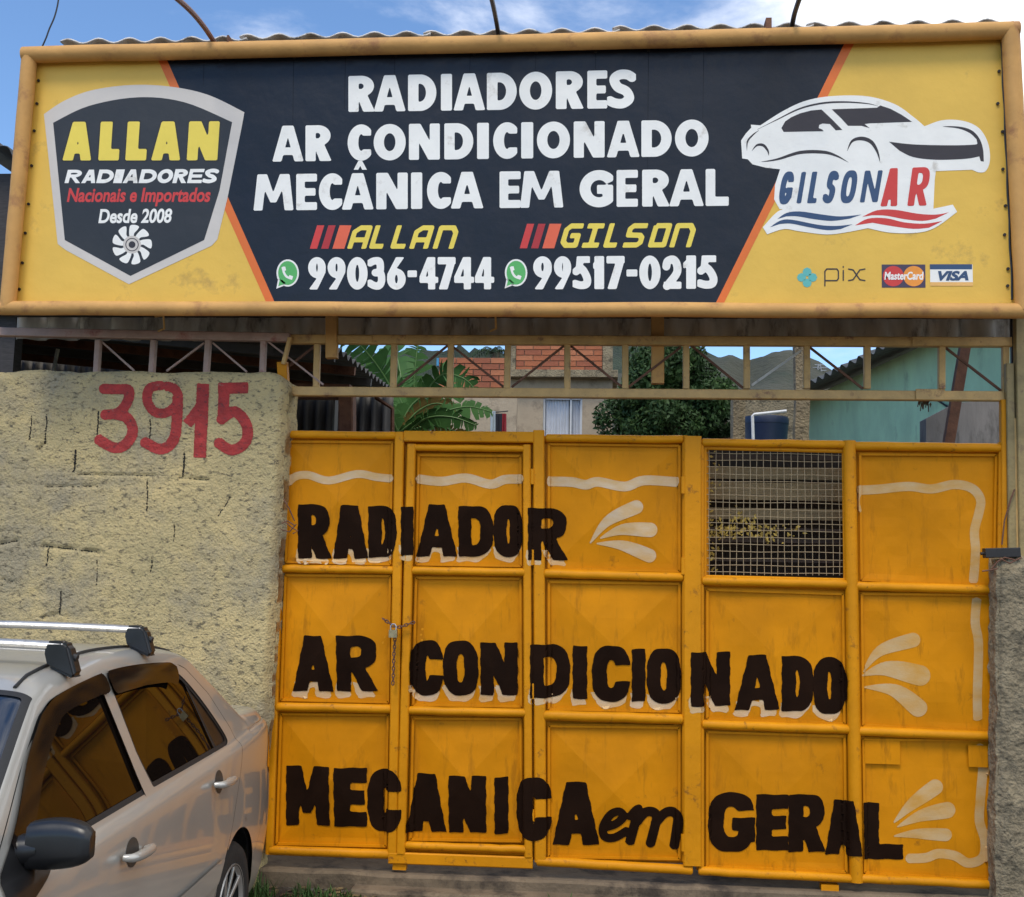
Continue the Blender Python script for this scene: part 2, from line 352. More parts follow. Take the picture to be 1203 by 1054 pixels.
# ------------------------------------------------------------------ ground
def fbm(x, y, z=0., o=4):
    return mnoise.fractal(Vector((x, y, z)), 1.0, 2.0, o)
def ground_z(x, y):
    q = .02*fbm(x*1.3, y*1.3, 3.)
    return q*min(1, max(0, (-.35-y)/.4)) if y < 0 else q*.4 - .01
xs = sorted(set([-3000,-900,-300,-100,-40,-20,-12]+[round(-8+i*.16, 3) for i in range(101)]+[12,20,40,100,300,900,3000]))
ys = sorted(set([-3000,-800,-200,-60,-30,-16]+[round(-9+i*.16, 3) for i in range(115)]+[14,20,30,60,120,260,700,3000]))
vs = [(x, y, ground_z(x, y)) for y in ys for x in xs]; nx = len(xs)
g = mesh('ground', vs, [(j*nx+i, j*nx+i+1, (j+1)*nx+i+1, (j+1)*nx+i) for j in range(len(ys)-1) for i in range(nx-1)], True)
DIRT = M('packed_earth', (.085,.062,.042), rough=.95, var=.35, vs=6, bump=.9, bs=38, bd=.03, dirt=(.16,.145,.12), dscale=8, damt=.75)
tag(obj('ground', g, DIRT), kind='structure')
# ------------------------------------------------------------------ concrete sill under the gate
mb = MB()
nseg = 60
def sill(name, y0, y1, ztop, mat, zoff=.0):
    vs = []; fs = []
    X0, X1 = (-1.85 if ztop > .05 else -1.25), 2.6
    for i in range(nseg+1):
        x = lerp(X0, X1, i/nseg); e = .012*fbm(x*3, y0*3, 1.); 
        vs += [(x, y0+e, -.05), (x, y0+e*.7, ztop-.012+e*.5), (x, y0+.015+e*.6, ztop+e*.2), (x, y1, ztop+.004*fbm(x*5, 2, 2)), (x, y1, -.05)]
    for i in range(nseg):
        for k in range(4): a = i*5+k; fs.append((a+5, a+6, a+1, a))
    return tag(obj(name, mesh(name, vs, fs), mat), kind='structure')
CONC2 = M('sill_concrete', (.17,.125,.08), rough=.9, var=.25, vs=6, bump=.5, bs=50, dirt=(.055,.04,.028), dscale=5, damt=.8)
sill('gate_sill', -.06, .5, .085, CONC2)
sill('gate_apron', -.17, -.045, .03, CONC2)
# ------------------------------------------------------------------ gate
def vrow(a, b, Y): return P(a[0], a[1], Y), P(b[0], b[1], Y)
class Leaf: pass
GATE_PARTS = []
def rail(parent, x0, y0, x1, y1, th, Y=-.012, mat=GATE_R):
    """rounded horizontal rail between two photo points, th = its width in pixels"""
    a, b = P(x0, y0, Y), P(x1, y1, Y); r = th/2/FPX*(CAM_D)*.88
    n = 10; pts = [a.lerp(b, i/n)+Vector((0, .003*fbm(a.x*3+i*.7, y0), .003*fbm(i*.6, y0*.1, 7))) for i in range(n+1)]
    rr = [r]*(n+1); pts = [pts[0]-(b-a).normalized()*0.0]+pts; rr = [r*.72]+rr; pts.append(pts[-1].copy()); rr.append(r*.72)
    pts[0] = pts[0]-(b-a).normalized()*.008; pts[-1] = pts[-1]+(b-a).normalized()*.008
    o = MB().tube(pts, rr, 14).build('rail', mat, parent, smooth=True, ang=60); GATE_PARTS.append(o); return o
def stile(parent, xt, yt, xb, yb, wpx, dep=.045, Y=-.008, mat=GATE_R, name='stile', bev=.006):
    a, b = P(xt, yt, Y), P(xb, yb, Y)
    o = MB().bar(a, b, dep, wpx/FPX*CAM_D, upv=(0,1,0), bev=bev).build(name, mat, parent); GATE_PARTS.append(o); return o
def panel(parent, tl, tr, br, bl, h=.034, dent=0, seed=0, mat=GATE_Y):
    """pressed sheet: shallow four-sided point toward the street, thin bead round it"""
    n = 14; vs = []; fs = []; c = [P(*q, .012) for q in (tl, tr, br, bl)]
    for j in range(n+1):
        for i in range(n+1):
            u, v = i/n, j/n; p = c[0].lerp(c[1], u).lerp(c[3].lerp(c[2], u), v)
            e = min(u, 1-u, v, 1-v)*2; ee = max(0, (e-.07)/.93)
            y = -h*ee - (.006*fbm(p.x*2.4+seed, p.z*2.4)) - (dent*fbm(p.x*1.7+seed*3, p.z*1.7, 4) if dent else 0)
            vs.append((p.x, p.y+y*(1 if e > 0 else 0), p.z))
    for j in range(n):
        for i in range(n):
            a, b, c2, d = j*(n+1)+i, j*(n+1)+i+1, (j+1)*(n+1)+i+1, (j+1)*(n+1)+i
            # split along the ridge direction
            if (i < n/2) == (j < n/2): fs += [(a,d,c2), (a,c2,b)]
            else: fs += [(a,d,b), (b,d,c2)]
    o = obj('panel', mesh('panel', vs, fs), mat, parent); GATE_PARTS.append(o)
    # bead round the sheet
    mbb = MB(); q = [tl, tr, br, bl]
    for k in range(4):
        (x0,y0),(x1,y1) = q[k], q[(k+1) % 4]; cx = (tl[0]+tr[0]+br[0]+bl[0])/4; cy = (tl[1]+tr[1]+br[1]+bl[1])/4
        sxx = lambda x: x+(3 if x < cx else -3); syy = lambda y: y+(3 if y < cy else -3)
        mbb.bar(P(sxx(x0), syy(y0), .002), P(sxx(x1), syy(y1), .002), .012, .012+.0004*k, upv=(0,1,0))
    b = mbb.build('bead', mat, o); GATE_PARTS.append(b)
    return o
lx = lambda y, xt, xb: lerp(xt, xb, (y-510)/(1005-510))
gl = empty('gate_leaf', P(402, 1008, 0), 'wide yellow steel gate leaf with the narrow wicket door in it, next to the wall', 'gate')
# column 1
for (ya, yb) in ((517, 664), (674, 826), (837, 995)):
    panel(gl, (lx(ya, 338, 322), ya-1), (lx(ya, 464, 456), ya), (lx(yb, 464, 456), yb+2), (lx(yb, 338, 322), yb-1), seed=ya)
rail(gl, 335, 510.5, 464, 512, 11); rail(gl, 333, 668, 461, 670, 11); rail(gl, 326, 830.5, 458, 833, 12); rail(gl, 318, 999, 456, 1003.5, 12)
stile(gl, 470, 508, 461.5, 1006, 11, dep=.05)
stile(gl, 333, 505, 317, 1003, 9, dep=.04)
# fixed frame over and beside the wicket
stile(gl, 475.5, 513, 627.2, 514.3, 13, dep=.05, name='head_frame')
stile(gl, 633, 506, 635, 1012, 13, dep=.048)
for (ya, yb) in ((520, 671), (682, 836), (851, 1009)):
    panel(gl, (642, ya-1), (801, ya+1), (801, yb+3), (642, yb), seed=ya+5)
rail(gl, 643, 515, 801, 516.5, 11); rail(gl, 641, 674, 801, 678, 12); rail(gl, 640, 840.5, 801, 845, 13); rail(gl, 632, 1012, 812, 1022, 12)
stile(gl, 804.5, 512, 804.5, 1012, 6, dep=.03)
# wicket door
wk = empty('wicket_door', P(545, 1010, 0)); wk.parent = gl; wk.matrix_parent_inverse = Matrix.Translation(-gl.location)
for (ya, yb) in ((533, 666), (677, 831), (842, 989)):
    panel(wk, (lx(ya, 489.5, 479), ya-1), (614.5, ya), (615, yb+2), (lx(yb, 489.5, 479), yb), seed=ya+9)
wd = Vector((0, -.012, 0))
rail(wk, 488, 526, 616, 527.5, 9, Y=-.02); rail(wk, 486, 670.5, 616, 672.5, 11, Y=-.02); rail(wk, 482, 835, 617, 837.5, 11, Y=-.02); rail(wk, 478, 993, 617, 998, 10, Y=-.02)
stile(wk, 484, 522, 471.5, 1002, 10, dep=.05, Y=-.014); stile(wk, 619, 523, 621, 1006, 9, dep=.05, Y=-.014)
stile(wk, 457, 1007, 626, 1013, 13, dep=.045, Y=-.012, name='foot_plate')
# right leaf
gr2 = empty('gate_leaf', P(990, 1030, 0), 'yellow steel gate leaf with the square wire mesh opening at its top left', 'gate')
stile(gr2, 813.5, 513, 813, 1016, 20, dep=.055, Y=-.012, name='meeting_post')
stile(gr2, 824.5, 520, 824.5, 1018, 5, dep=.03)
for k, (ya, yb) in enumerate(((691, 847), (858, 1021))):
    panel(gr2, (828, ya-1), (lx(ya, 991, 996.5), ya+4), (lx(yb, 991, 996.5), yb+6), (828, yb), seed=ya+2, h=.02)
for k, (ya, yb) in enumerate(((532, 684), (696, 855), (867, 1028))):
    panel(gr2, (lx(ya, 1007, 1013), ya-1), (1173-k*3, ya), (1170-k*3, yb+9), (lx(yb, 1007, 1013), yb), seed=ya+3, h=.006 if k == 0 else .012, dent=.012 if k != 1 else .006)
rail(gr2, 826, 520, 993, 522.5, 11); rail(gr2, 1004, 524, 1177, 526.5, 12)
rail(gr2, 826, 682.5, 994, 686.5, 12); rail(gr2, 1006, 688.5, 1166, 693, 12)
rail(gr2, 826, 851, 997, 857, 12); rail(gr2, 1009, 859, 1163, 865, 12)
rail(gr2, 822, 1023, 1003, 1032.5, 11); rail(gr2, 1007, 1032, 1163, 1039, 11)
rail_c = MB().tube([P(997.5, 518, -.012), P(1000.5, 690, -.012), P(1006, 1036, -.012)], .034, 14).build('stile', GATE_R, gr2, smooth=True); GATE_PARTS.append(rail_c)
stile(gr2, 1177, 520, 1170, 1036, 8, dep=.04)
for a in ((470, 1013), (974, 1041)):
    MB().box(P(a[0]-9, a[1]+9, -.02), P(a[0]+9, a[1]-4, .03)).build('drop_bolt_foot', GATE_R, gl if a[0] < 600 else gr2)
# hinges on the wicket
for y in (560, 655, 812, 960):
    MB().tube([P(625.5, y-9, -.03), P(625.5, y+9, -.03)], .010, 8).build('hinge', GATE_R, wk, smooth=True)
for y in (570, 665, 990):
    MB().tube([P(802.5, y-10, -.03), P(802.5, y+10, -.03)], .011, 8).build('hinge', GATE_R, gl, smooth=True)
# patches riveted on the lower right panel
PATCH = M('gate_patch_paint', (.46,.20,.012), rough=.45, var=.12)
MB().box(P(1015, 897, -.004), P(1057, 871, .0)).build('patch', GATE_Y, gr2); MB().box(P(1138, 901, -.004), P(1160, 876, .0)).build('patch', GATE_Y, gr2)
# wire mesh
mb = MB(); GW = M('mesh_wire', (.34,.25,.14), rough=.5, var=.2, dirt=(.25,.16,.09), dscale=30)
ML, MR, MT, MBt = 829, 990, 528, 676
for i in range(20):
    u = (i+.5)/20; xt = lerp(ML, MR-1, u); xb = lerp(ML, MR+1, u); pts = [P(lerp(xt, xb, q)+.5*math.sin(i*2.1+q*9), lerp(MT, MBt, q), .010+.0012*(-1)**i) for q in (0,.2,.4,.6,.8,1)]
    mb.tube(pts, .0018, 5, False)
for j in range(18):
    v = (j+.5)/18; pts = [P(lerp(ML, MR, q), lerp(MT, MBt, v)+2.5*q+.6*math.sin(j*1.7+q*8), .010-.0012*(-1)**j) for q in (0,.2,.4,.6,.8,1)]
    mb.tube(pts, .0018, 5, False)
tag(mb.build('wire_mesh', GW, gr2), kind='stuff')
for a, b, c, d in ((828,526,992,530),(828,678,994,682)): stile(gr2, a, b, c, d, 5, dep=.02, Y=.004, name='mesh_frame')
for a, b, c, d in ((828,524,828,680),(991,528,993,682)): stile(gr2, a, b, c, d, 4, dep=.022, Y=.004, name='mesh_frame')
# one skin sheet behind each leaf
def skin(par, quad):
    q = [P(x, y, .04) for x, y in quad]; mb = MB(); mb.prism([(v.x, v.z) for v in q], .040, .044); mb.build('back_sheet', GATE_Y, par)
skin(gl, [(318,1004),(803,1014),(803,514),(336,509)]); skin(gr2, [(818,1022),(999,1030),(995,686),(818,682)]); skin(gr2, [(1000,1032),(1172,1036),(1176,526),(994,522)])
# stop bars closing the gaps from behind
for a, b, c, d, wp in ((477,524,466,1004,18),(625.5,524,628,1006,16),(803,516,803,1010,24),(640.5,522,641,1008,10),(824,520,824,1018,16),(1009,528,1011,1032,10)):
    stile(gl if a < 810 else gr2, a, b, c, d, wp, dep=.02, Y=.03, name='stop_bar', bev=0)
for a, b, c, d, wp in ((482,520,622,522,10),(640,523,803,525,8),(334,518,466,519,8),(1006,533,1172,535,8),(486,532,618,533,7)):
    stile(gl if a < 810 else gr2, a, b, c, d, wp, dep=.02, Y=.055, name='stop_bar', bev=0)
# ---- paint on the gate
bpy.context.view_layer.update()
def make_bvh(objs):
    V = []; F = []
    for o in objs:
        mw = world_of(o); n = len(V); V += [mw @ v.co for v in o.data.vertices]; F += [[i+n for i in p.vertices] for p in o.data.polygons]
    return BVHTree.FromPolygons(V, F)
def drape(bvh, off, Yref=0.0, lim=.06, dil=.009):
    def fn(px, py):
        p = P(px, py, Yref); y = 9
        for dx, dz in ((0,0), (dil,0), (-dil,0), (0,dil), (0,-dil)):
            h = bvh.ray_cast(Vector((p.x+dx, -1.2, p.z+dz)), Vector((0, 1, 0)), 3)
            if h[0] is not None and abs(h[0].y-Yref) < lim: y = min(y, h[0].y)
        if y > 8: y = Yref
        return Vector((p.x, y-off, p.z))
    return fn
bv = make_bvh(GATE_PARTS)
INK = M('black_sign_paint', (.014,.006,.003), rough=.75, spec=.06, var=.3, vs=5, bump=.1, bs=25)
WHT = M('thin_white_paint', (.66,.50,.33), rough=.6, var=.05, vs=7, bump=.1, stretch=(1,1,2.5), hue=(.60,.36,.13), spec=.2)
rows = [
 [('R',350,389,593,656),('A',391,432,594,656),('D',433,467,594.5,654.5),('I',472.5,487,596,652),('A',489.5,537,593,653.6),('D',539,579.5,595,653.6),('O',580,614,594,653.6),('R',621,667,597.6,658)],
 [('A',344.5,392,747,812),('R',396,443.6,747,812),('C',483,521,753,816.5),('O',521,562,753,816.5),('N',565,608,755,816.5),('D',623.5,669.5,757,819),('I',673,689.5,759,821),('C',695.7,740.4,759,824),('I',742.5,758,762.5,824),('O',760,799.6,762.5,826),('N',811,857.5,766,829),('A',863.5,915.6,769.5,834),('D',918.5,955.5,771,835.6),('O',955.5,993.4,773,838.5)],
 [('M',336,387,900,969.5),('E',393,431,902,971),('C',432,473.5,904,976),('A',478,524,909,977),('N',527.5,571,911,978),('I',581.3,597,913,979.6),('C',607,648.5,912.6,984.8),('A',649.5,704,918.6,992.6),('G',832,886.7,931.6,1000.4),('E',888.5,926,933.4,999),('R',926.5,970,933.4,1001),('A',970,1011,939.7,1003.8),('L',1014,1061,943.4,1009.5)]]
def wob(v, k, a=.38):
    return [(x+a*math.sin(y*.31+k)+.4*a*math.sin(y*.9+k*2), y+a*math.sin(x*.27+k*1.7)) for x, y in v]
names = ('radiator', 'air', 'mechanic')
for ri, row in enumerate(rows):
    for side, par in ((0, gl), (1, gr2)):
        pb, pw_ = Print(), Print()
        for k, (ch, x0, x1, t, b) in enumerate(row):
            if (x0 > 805) != bool(side): continue
            tt = {'I': .25, 'M': .225, 'E': .27, 'L': .28}.get(ch, .25)
            sk = .35*(k % 3-1)
            if ri == 1 and k == 2: pb.build('painted_lettering', INK, par, drape(bv, .0026)); pb = Print()
            v, f = glyph_px(ch, (x0, x1, t+sk, b+sk, t-sk, b-sk), tt, 'g', 38, grow=.004); pb.add((wob(v, k+ri*5), f))
            if ri < 2:
                v, f = glyph_px(ch, (x0-2, x1-2, t+6, b+(8 if ri else 6.5), t+6, b+(8 if ri else 6.5)), tt+.02, 'g', 26)
                v = wob(v, k+3, .9); keep = [q for q in f if min(v[i][1] for i in q) > b-12]; pw_.add((v, keep))
        if pw_.f: pw_.build('white_underline', WHT, par, drape(bv, .0007, dil=.003))
        if ri == 2 and not side:   # the small brush-script word
            ln = lambda pts, r: (lambda X, Y, p=spl([(600+a/3.847, 780+b/3.847) for a, b in pts], 6): sd_line(X, Y, p, r))
            fns = [ln([(428,738),(475,722),(508,690),(490,665),(450,680),(418,735),(425,780),(470,785),(528,752)], 5.0),
                   ln([(536,690),(562,660),(580,650)], 4.6), ln([(574,652),(566,700),(537,812)], 5.6), ln([(568,715),(605,672),(640,668),(660,690),(650,740),(630,818)], 5.6),
                   ln([(650,725),(690,680),(725,668),(755,690),(750,750),(738,826)], 5.6)]
            pb.build('painted_lettering', INK, par, drape(bv, .0026)); pb = Print()
            pb.add(sdf_px(lambda X, Y: np.minimum.reduce([f(X, Y) for f in fns]), (698, 940, 806, 1000), 1.4, False))
        pb.build('painted_lettering', INK, par, drape(bv, .0026))
WHT2 = M('faded_white_paint', (.60,.42,.22), rough=.6, var=.04, vs=5, bump=.1, stretch=(1,1,2), hue=(.56,.29,.06), spec=.15)
def strokes(par, items, bbox, name='brush_ornament', cell=1.6):
    def fn(X, Y):
        o = None
        for pts, r, fl in items:
            q = sd_line(X, Y, pts, r, flat=fl); o = q if o is None else np.minimum(o, q)
        return o
    pr = Print().add(sdf_px(fn, bbox, cell, False)); return pr.build(name, WHT if par is gl else WHT2, par, drape(bv, .0012, dil=.005))
cA = lambda L_, s, ox, oy: [(ox+a/s, oy+b/s) for a, b in L_]
strokes(gl, [(spl(cA([(62,272),(95,245),(150,240),(235,263),(350,236),(430,248),(492,254)], 3.515, 320, 490), 5), 4.6, True),
             (spl(cA([(600,255),(700,266),(800,252),(900,278),(960,258),(1030,256)], 3.515, 320, 490), 5), 5.4, True),
             (spl(cA([(85,265),(180,268),(240,280),(290,268),(400,288),(480,262),(620,268)], 3.5125, 620, 490), 5), 5.7, True)], (334, 548, 800, 584))
def petal(tip, mid, end, w_):
    p = spl([tip, mid, end], 7); n = len(p); return (p, [.8+(w_/2-.8)*math.sin(min(1, (i/(n-1))*1.08)*math.pi/2)**1.25 for i in range(n)], False)
cB = lambda a, b: (620+a/3.5125, 490+b/3.5125)
c3 = lambda a, b: (800+a/2.985, 490+b/2.985)
c6 = lambda a, b: (860+a/3.507, 780+b/3.507)
strokes(gl, [petal(cB(258,520), cB(330,430), cB(448,372), 16), petal(cB(300,500), cB(390,465), cB(505,466), 17), petal(cB(285,522), cB(390,530), cB(502,572), 16)], (690, 586, 776, 664), cell=1.3)
strokes(gr2, [petal(c3(640,893), c3(700,820), c3(815,782), 17), petal(c6(536,48), c6(640,20), c6(775,48), 24), petal(c6(545,96), c6(670,110), c6(768,182), 21)], (1008, 736, 1102, 846), cell=1.4)
strokes(gr2, [petal(c6(667,655), c6(740,580), c6(838,508), 18), petal(c6(682,672), c6(780,625), c6(888,603), 19), petal(c6(668,710), c6(760,700), c6(880,705), 15)], (1044, 910, 1126, 996), cell=1.4)
strokes(gr2, [(spl([c3(628,330), c3(622,290), c3(632,260)], 4), 1.5, False), (spl([c3(628,256), c3(700,252), c3(800,243), c3(880,252), c3(960,236), c3(1022,250), c3(1052,290), c3(1045,340), c3(1030,400), c3(1034,470), c3(1028,570)], 5), 5.4, False)], (1004, 562, 1166, 684))
strokes(gr2, [(spl([c3(1040,638), c3(1034,720), c3(1046,800), c6(1012,120), c6(1015,230)], 5), 5.4, True), (spl([c6(1022,345), c6(1040,385), c6(1034,470), c6(1026,560), c6(1022,650), c6(1045,730), c6(1035,800), c6(975,822), c6(920,792), c6(850,783), c6(800,800), c6(725,803)], 5), 5.6, True)], (1060, 700, 1168, 1022))
# ------------------------------------------------------------------ chain and padlock
def link_mesh(name='chain_link'):
    n, mseg = 16, 6; pts = []
    for i in range(n):
        a = 2*math.pi*i/n; pts.append(Vector((.0065*math.cos(a), 0, .0125*math.sin(a))))
    vs = []; fs = []
    for i in range(n):
        d = (pts[(i+1) % n]-pts[i-1]).normalized(); y = Vector((0,1,0)); u = d.cross(y)
        for k in range(mseg): a = 2*math.pi*k/mseg; vs.append(pts[i]+(u*math.cos(a)+y*math.sin(a))*.0032)
    for i in range(n):
        for k in range(mseg): fs.append((i*mseg+k, i*mseg+(k+1) % mseg, ((i+1) % n)*mseg+(k+1) % mseg, ((i+1) % n)*mseg+k))
    return mesh(name, vs, fs, True)
lm = link_mesh(); lm.materials.append(RUST)
ch = empty('chain', P(462, 740, -.06), 'rusty steel chain holding the wicket door shut, its loose end hanging below the padlock', 'chain')
cc = lambda a, b: (440+a/7.525, 690+b/7.525)
path = spl([cc(85,285), cc(130,315), cc(175,345), cc(230,350), cc(300,325), cc(365,305)], 6); path2 = [cc(183,430), cc(178,520), cc(172,600), cc(170,680), cc(168,760), cc(163,850)]
def lay(path, Y):
    W = [P(x, y, Y) for x, y in path]; acc = 0; k = 0; last = W[0]; step = .019; tot = [0]
    for a, b in zip(W, W[1:]): tot.append(tot[-1]+(b-a).length)
    s_ = 0
    while s_ < tot[-1]:
        i = max(j for j in range(len(tot)) if tot[j] <= s_); i = min(i, len(W)-2); t = (s_-tot[i])/(tot[i+1]-tot[i]+1e-9)
        p = W[i].lerp(W[i+1], t); d = (W[i+1]-W[i]).normalized()
        o = bpy.data.objects.new('chain_link', lm); COL.objects.link(o); o.parent = ch; o.matrix_parent_inverse = Matrix.Translation(-ch.location)
        o.rotation_mode = 'QUATERNION'; o.rotation_quaternion = d.to_track_quat('Z', 'Y') @ Matrix.Rotation(R(80*(k % 2)+10), 4, 'Z').to_quaternion(); o.location = p+Vector((0, -.004*(k % 2), 0))
        s_ += step; k += 1
lay(path, -.065); lay(path2, -.06)
pl = empty('padlock', P(462.5, 742, -.085), 'small worn brass padlock hanging on the rusty chain of the wicket door', 'padlock')
BRASS = M('worn_brass', (.42,.33,.18), rough=.4, metal=.8, var=.3, vs=30, dirt=(.15,.11,.08), dscale=40)
c0 = P(462, 744, -.095); MB().box(c0+Vector((-.022,-.012,-.022)), c0+Vector((.022,.012,.018))).build('lock_body', BRASS, pl)
MB().tube([c0+Vector((-.014,0,.018)), c0+Vector((-.014,0,.038)), c0+Vector((-.007,0,.048)), c0+Vector((.007,0,.048)), c0+Vector((.014,0,.038)), c0+Vector((.014,0,.018))], .004, 8).build('shackle', M('steel', (.5,.5,.5), .3, .9), pl, smooth=True)
mb = MB()
for a in ((162,245),(92,440),(75,490),(425,370),(412,420),(420,468)):
    q = cc(*a); mb.disc(P(*q, -.026), .006, (0,-1,0), 10, .006)
mb.build('bolt_heads', GATE_R, gl)
# ------------------------------------------------------------------ plastered wall with the painted number
PLAST = M('rough_plaster', (.46,.37,.19), rough=.95, var=.10, vs=1.8, bump=1.0, bs=80, bd=.011, hue=(.60,.455,.215), dirt=(.33,.275,.175), dscale=2.4, damt=.85, speck=((.14,.115,.07), 36, .54, (.8,1,1.6)))
WYF = -.13
def wz(x): return 0
cracks = [((405,183),(400,283)),((312,345),(303,438)),((760,358),(754,458)),((608,470),(606,600)),((720,655),(718,725)),((197,750),(193,825)),((628,790),(620,850)),((250,930),(246,1025)),((128,205),(120,305)),((192,200),(184,320)),((620,215),(618,300)),
          ((0,735),(70,722)),((175,742),(410,770)),((185,318),(155,345)),((400,800),(398,905)),((950,540),(900,620)),((320,448),(640,452)),((740,462),(860,470)),((190,497),(400,497)),((10,880),(60,895)),((170,1040),(240,1020))]
C3 = [tuple(P(a*.2845, 430+b*.2845, WYF) for a, b in c) for c in cracks]
cw = [.010,.013,.012,.008,.007,.008,.007,.011,.007,.009,.008,.010,.012,.008,.005,.006,.005,.006,.006,.006,.006]
def wall_h(x, z):
    """plaster relief, positive toward the street"""
    q = .006*fbm(x*2.0, z*2.0, 1) + .0035*fbm(x*9, z*14, 2) + .0022*fbm(x*30, z*42, 6)
    # blockwork courses ghosting through
    c = (z/.2) % 1; q -= .0022*math.exp(-((c-.5)/.09)**2)*(.5+.5*fbm(x*1.5, z, 9))
    for (a, b), wd_ in zip(C3, cw):
        ex, ez = b.x-a.x, b.z-a.z; L2 = ex*ex+ez*ez; t = ((x-a.x)*ex+(z-a.z)*ez)/L2
        if -.1 < t < 1.1:
            t = min(max(t, 0), 1); d = math.hypot(x-a.x-ex*t, z-a.z-ez*t)
            if d < .03: q -= (.008 if abs(ez) > abs(ex) else .022)*max(0, 1-d/(wd_*1.25+.004))*(.55+.6*mnoise.noise(Vector((x*25, z*25, 3))))
    return q
WXR, WZT = P(337, 470, WYF).x, P(200, 436, WYF).z
def wall_grid():
    vs = []; fs = []; x0 = -6.2; z0 = -.1
    xs_ = [x0+i*.15 for i in range(int((-3.7-x0)/.15))]; xs_ += list(np.arange(-3.7, WXR+.06, .009)); zs_ = list(np.arange(z0, WZT, .010))
    nxx = len(xs_)
    for z in zs_+[WZT]:
        for x in xs_:
            xe = P(lerp(318, 340, min(1, max(0, (z-.15)/2.3))), 500, WYF).x + lerp(.018, -.025, min(1, max(0, (z-1)/1.4)))+.008*fbm(1, z*5, 3); xx = min(x, xe)
            zt = WZT + .012*fbm(x*4, 1, 5) - max(0, (xx-(xe-.12))/.12)**3*.06
            zz = z if z < WZT-.06 else lerp(z, zt, (z-WZT+.06)/.06)
            rr = max(0, (xx-xe+.05)/.05)**2*.05 + max(0, (zz-zt+.04)/.04)**2*.03
            vs.append((xx+.004*fbm(z*9, x*3, 8)*(1 if x > xe-.03 else 0), WYF-wall_h(xx, zz)+rr, zz))
    ny = len(zs_)+1
    for j in range(ny-1):
        for i in range(nxx-1): a = j*nxx+i; fs.append((a, a+1, a+nxx+1, a+nxx))
    n0 = len(vs)
    # end, top and back so the wall is solid
    for j in range(ny): x, y, z = vs[j*nxx+nxx-1]; vs.append((x+.01*fbm(z*6, 2, 2)+.012, WYF+.2, z))
    for j in range(ny-1): a = j*nxx+nxx-1; fs.append((a, n0+j, n0+j+1, a+nxx))
    n1 = len(vs)
    for i in range(nxx): x, y, z = vs[(ny-1)*nxx+i]; vs.append((x, WYF+.2, z-.005))
    for i in range(nxx-1): a = (ny-1)*nxx+i; fs.append((a, a+1, n1+i+1, n1+i))
    n2 = len(vs); e = vs[n0][0]
    vs += [(x0, WYF+.2, z0), (e, WYF+.2, z0), (e, WYF+.2, WZT), (x0, WYF+.2, WZT)]; fs.append((n2+1, n2, n2+3, n2+2))
    return mesh('plastered_wall', vs, fs, True)
wl = obj('plastered_wall', wall_grid(), PLAST)
tag(wl, 'rough sand-coloured plastered wall with a red house number painted on it', 'wall')
wbv = make_bvh([wl])
JOINT_SHADE = M('joint_shade', (.014,.012,.009), .95, 0, .3, 20)  # near-black strips on the plaster paint the shade inside open joints
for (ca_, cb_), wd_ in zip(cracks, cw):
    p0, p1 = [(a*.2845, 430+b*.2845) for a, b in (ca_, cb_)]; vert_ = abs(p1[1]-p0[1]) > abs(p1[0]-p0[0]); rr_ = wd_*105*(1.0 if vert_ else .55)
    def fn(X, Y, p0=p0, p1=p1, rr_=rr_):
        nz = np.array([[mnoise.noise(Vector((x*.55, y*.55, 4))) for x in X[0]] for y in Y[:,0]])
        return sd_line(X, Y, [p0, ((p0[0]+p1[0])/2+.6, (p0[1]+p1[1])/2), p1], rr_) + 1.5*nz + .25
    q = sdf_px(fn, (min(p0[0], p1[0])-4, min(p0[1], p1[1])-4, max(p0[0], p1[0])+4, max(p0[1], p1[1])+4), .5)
    if q[1]: Print().add(q).build('joint_shade_strip', JOINT_SHADE, wl, drape(wbv, .0015, WYF, .09, .002))
RED = M('red_number_paint', (.36,.032,.028), rough=.8, var=.28, vs=14, bump=.5, bs=90, bd=.01, dirt=(.30,.16,.12), dscale=26, damt=.3, speck=((.12,.03,.03), 40, .56, (1,1,1.5)))
c5 = lambda L_: [(a/3.0075, 360+b/3.0075) for a, b in L_]
nums = [[(spl(c5([(362,292),(420,293),(455,296),(452,335),(420,374),(366,384)]), 6), 6.0), (spl(c5([(405,380),(450,395),(470,440),(448,485),(405,500),(345,468)]), 6), 6.3)],
        [(spl(c5([(575,280),(530,290),(520,330),(545,372),(590,375),(628,340),(620,295)]), 6, True), 5.6), (spl(c5([(628,320),(625,400),(615,470),(570,505),(508,478)]), 6), 6.3)],
        [(c5([(718,274),(706,534)]), 7.4), (c5([(662,416),(715,345)]), 6.2)],
        [(c5([(876,288),(772,290)]), 6.6), (spl(c5([(792,292),(788,400)]), 4), 6.6), (spl(c5([(778,402),(830,372),(872,420),(868,478),(820,508),(770,480)]), 6), 6.4)]]
for it in nums:
    def fn(X, Y, it=it):
        o = None
        for pts, r in it: q = sd_line(X, Y, pts, r); o = q if o is None else np.minimum(o, q)
        nz = np.array([[mnoise.noise(Vector((x*.9, y*.9, 1))) for x in X[0]] for y in Y[:,0]]); return o + .9*nz
    xs2 = [p[0] for q in it for p in q[0]]; ys2 = [p[1] for q in it for p in q[0]]
    Print().add(sdf_px(fn, (min(xs2)-9, min(ys2)-9, max(xs2)+9, max(ys2)+9), 1.1, False)).build('painted_number', RED, wl, drape(wbv, .0022, WYF, .09, .002))
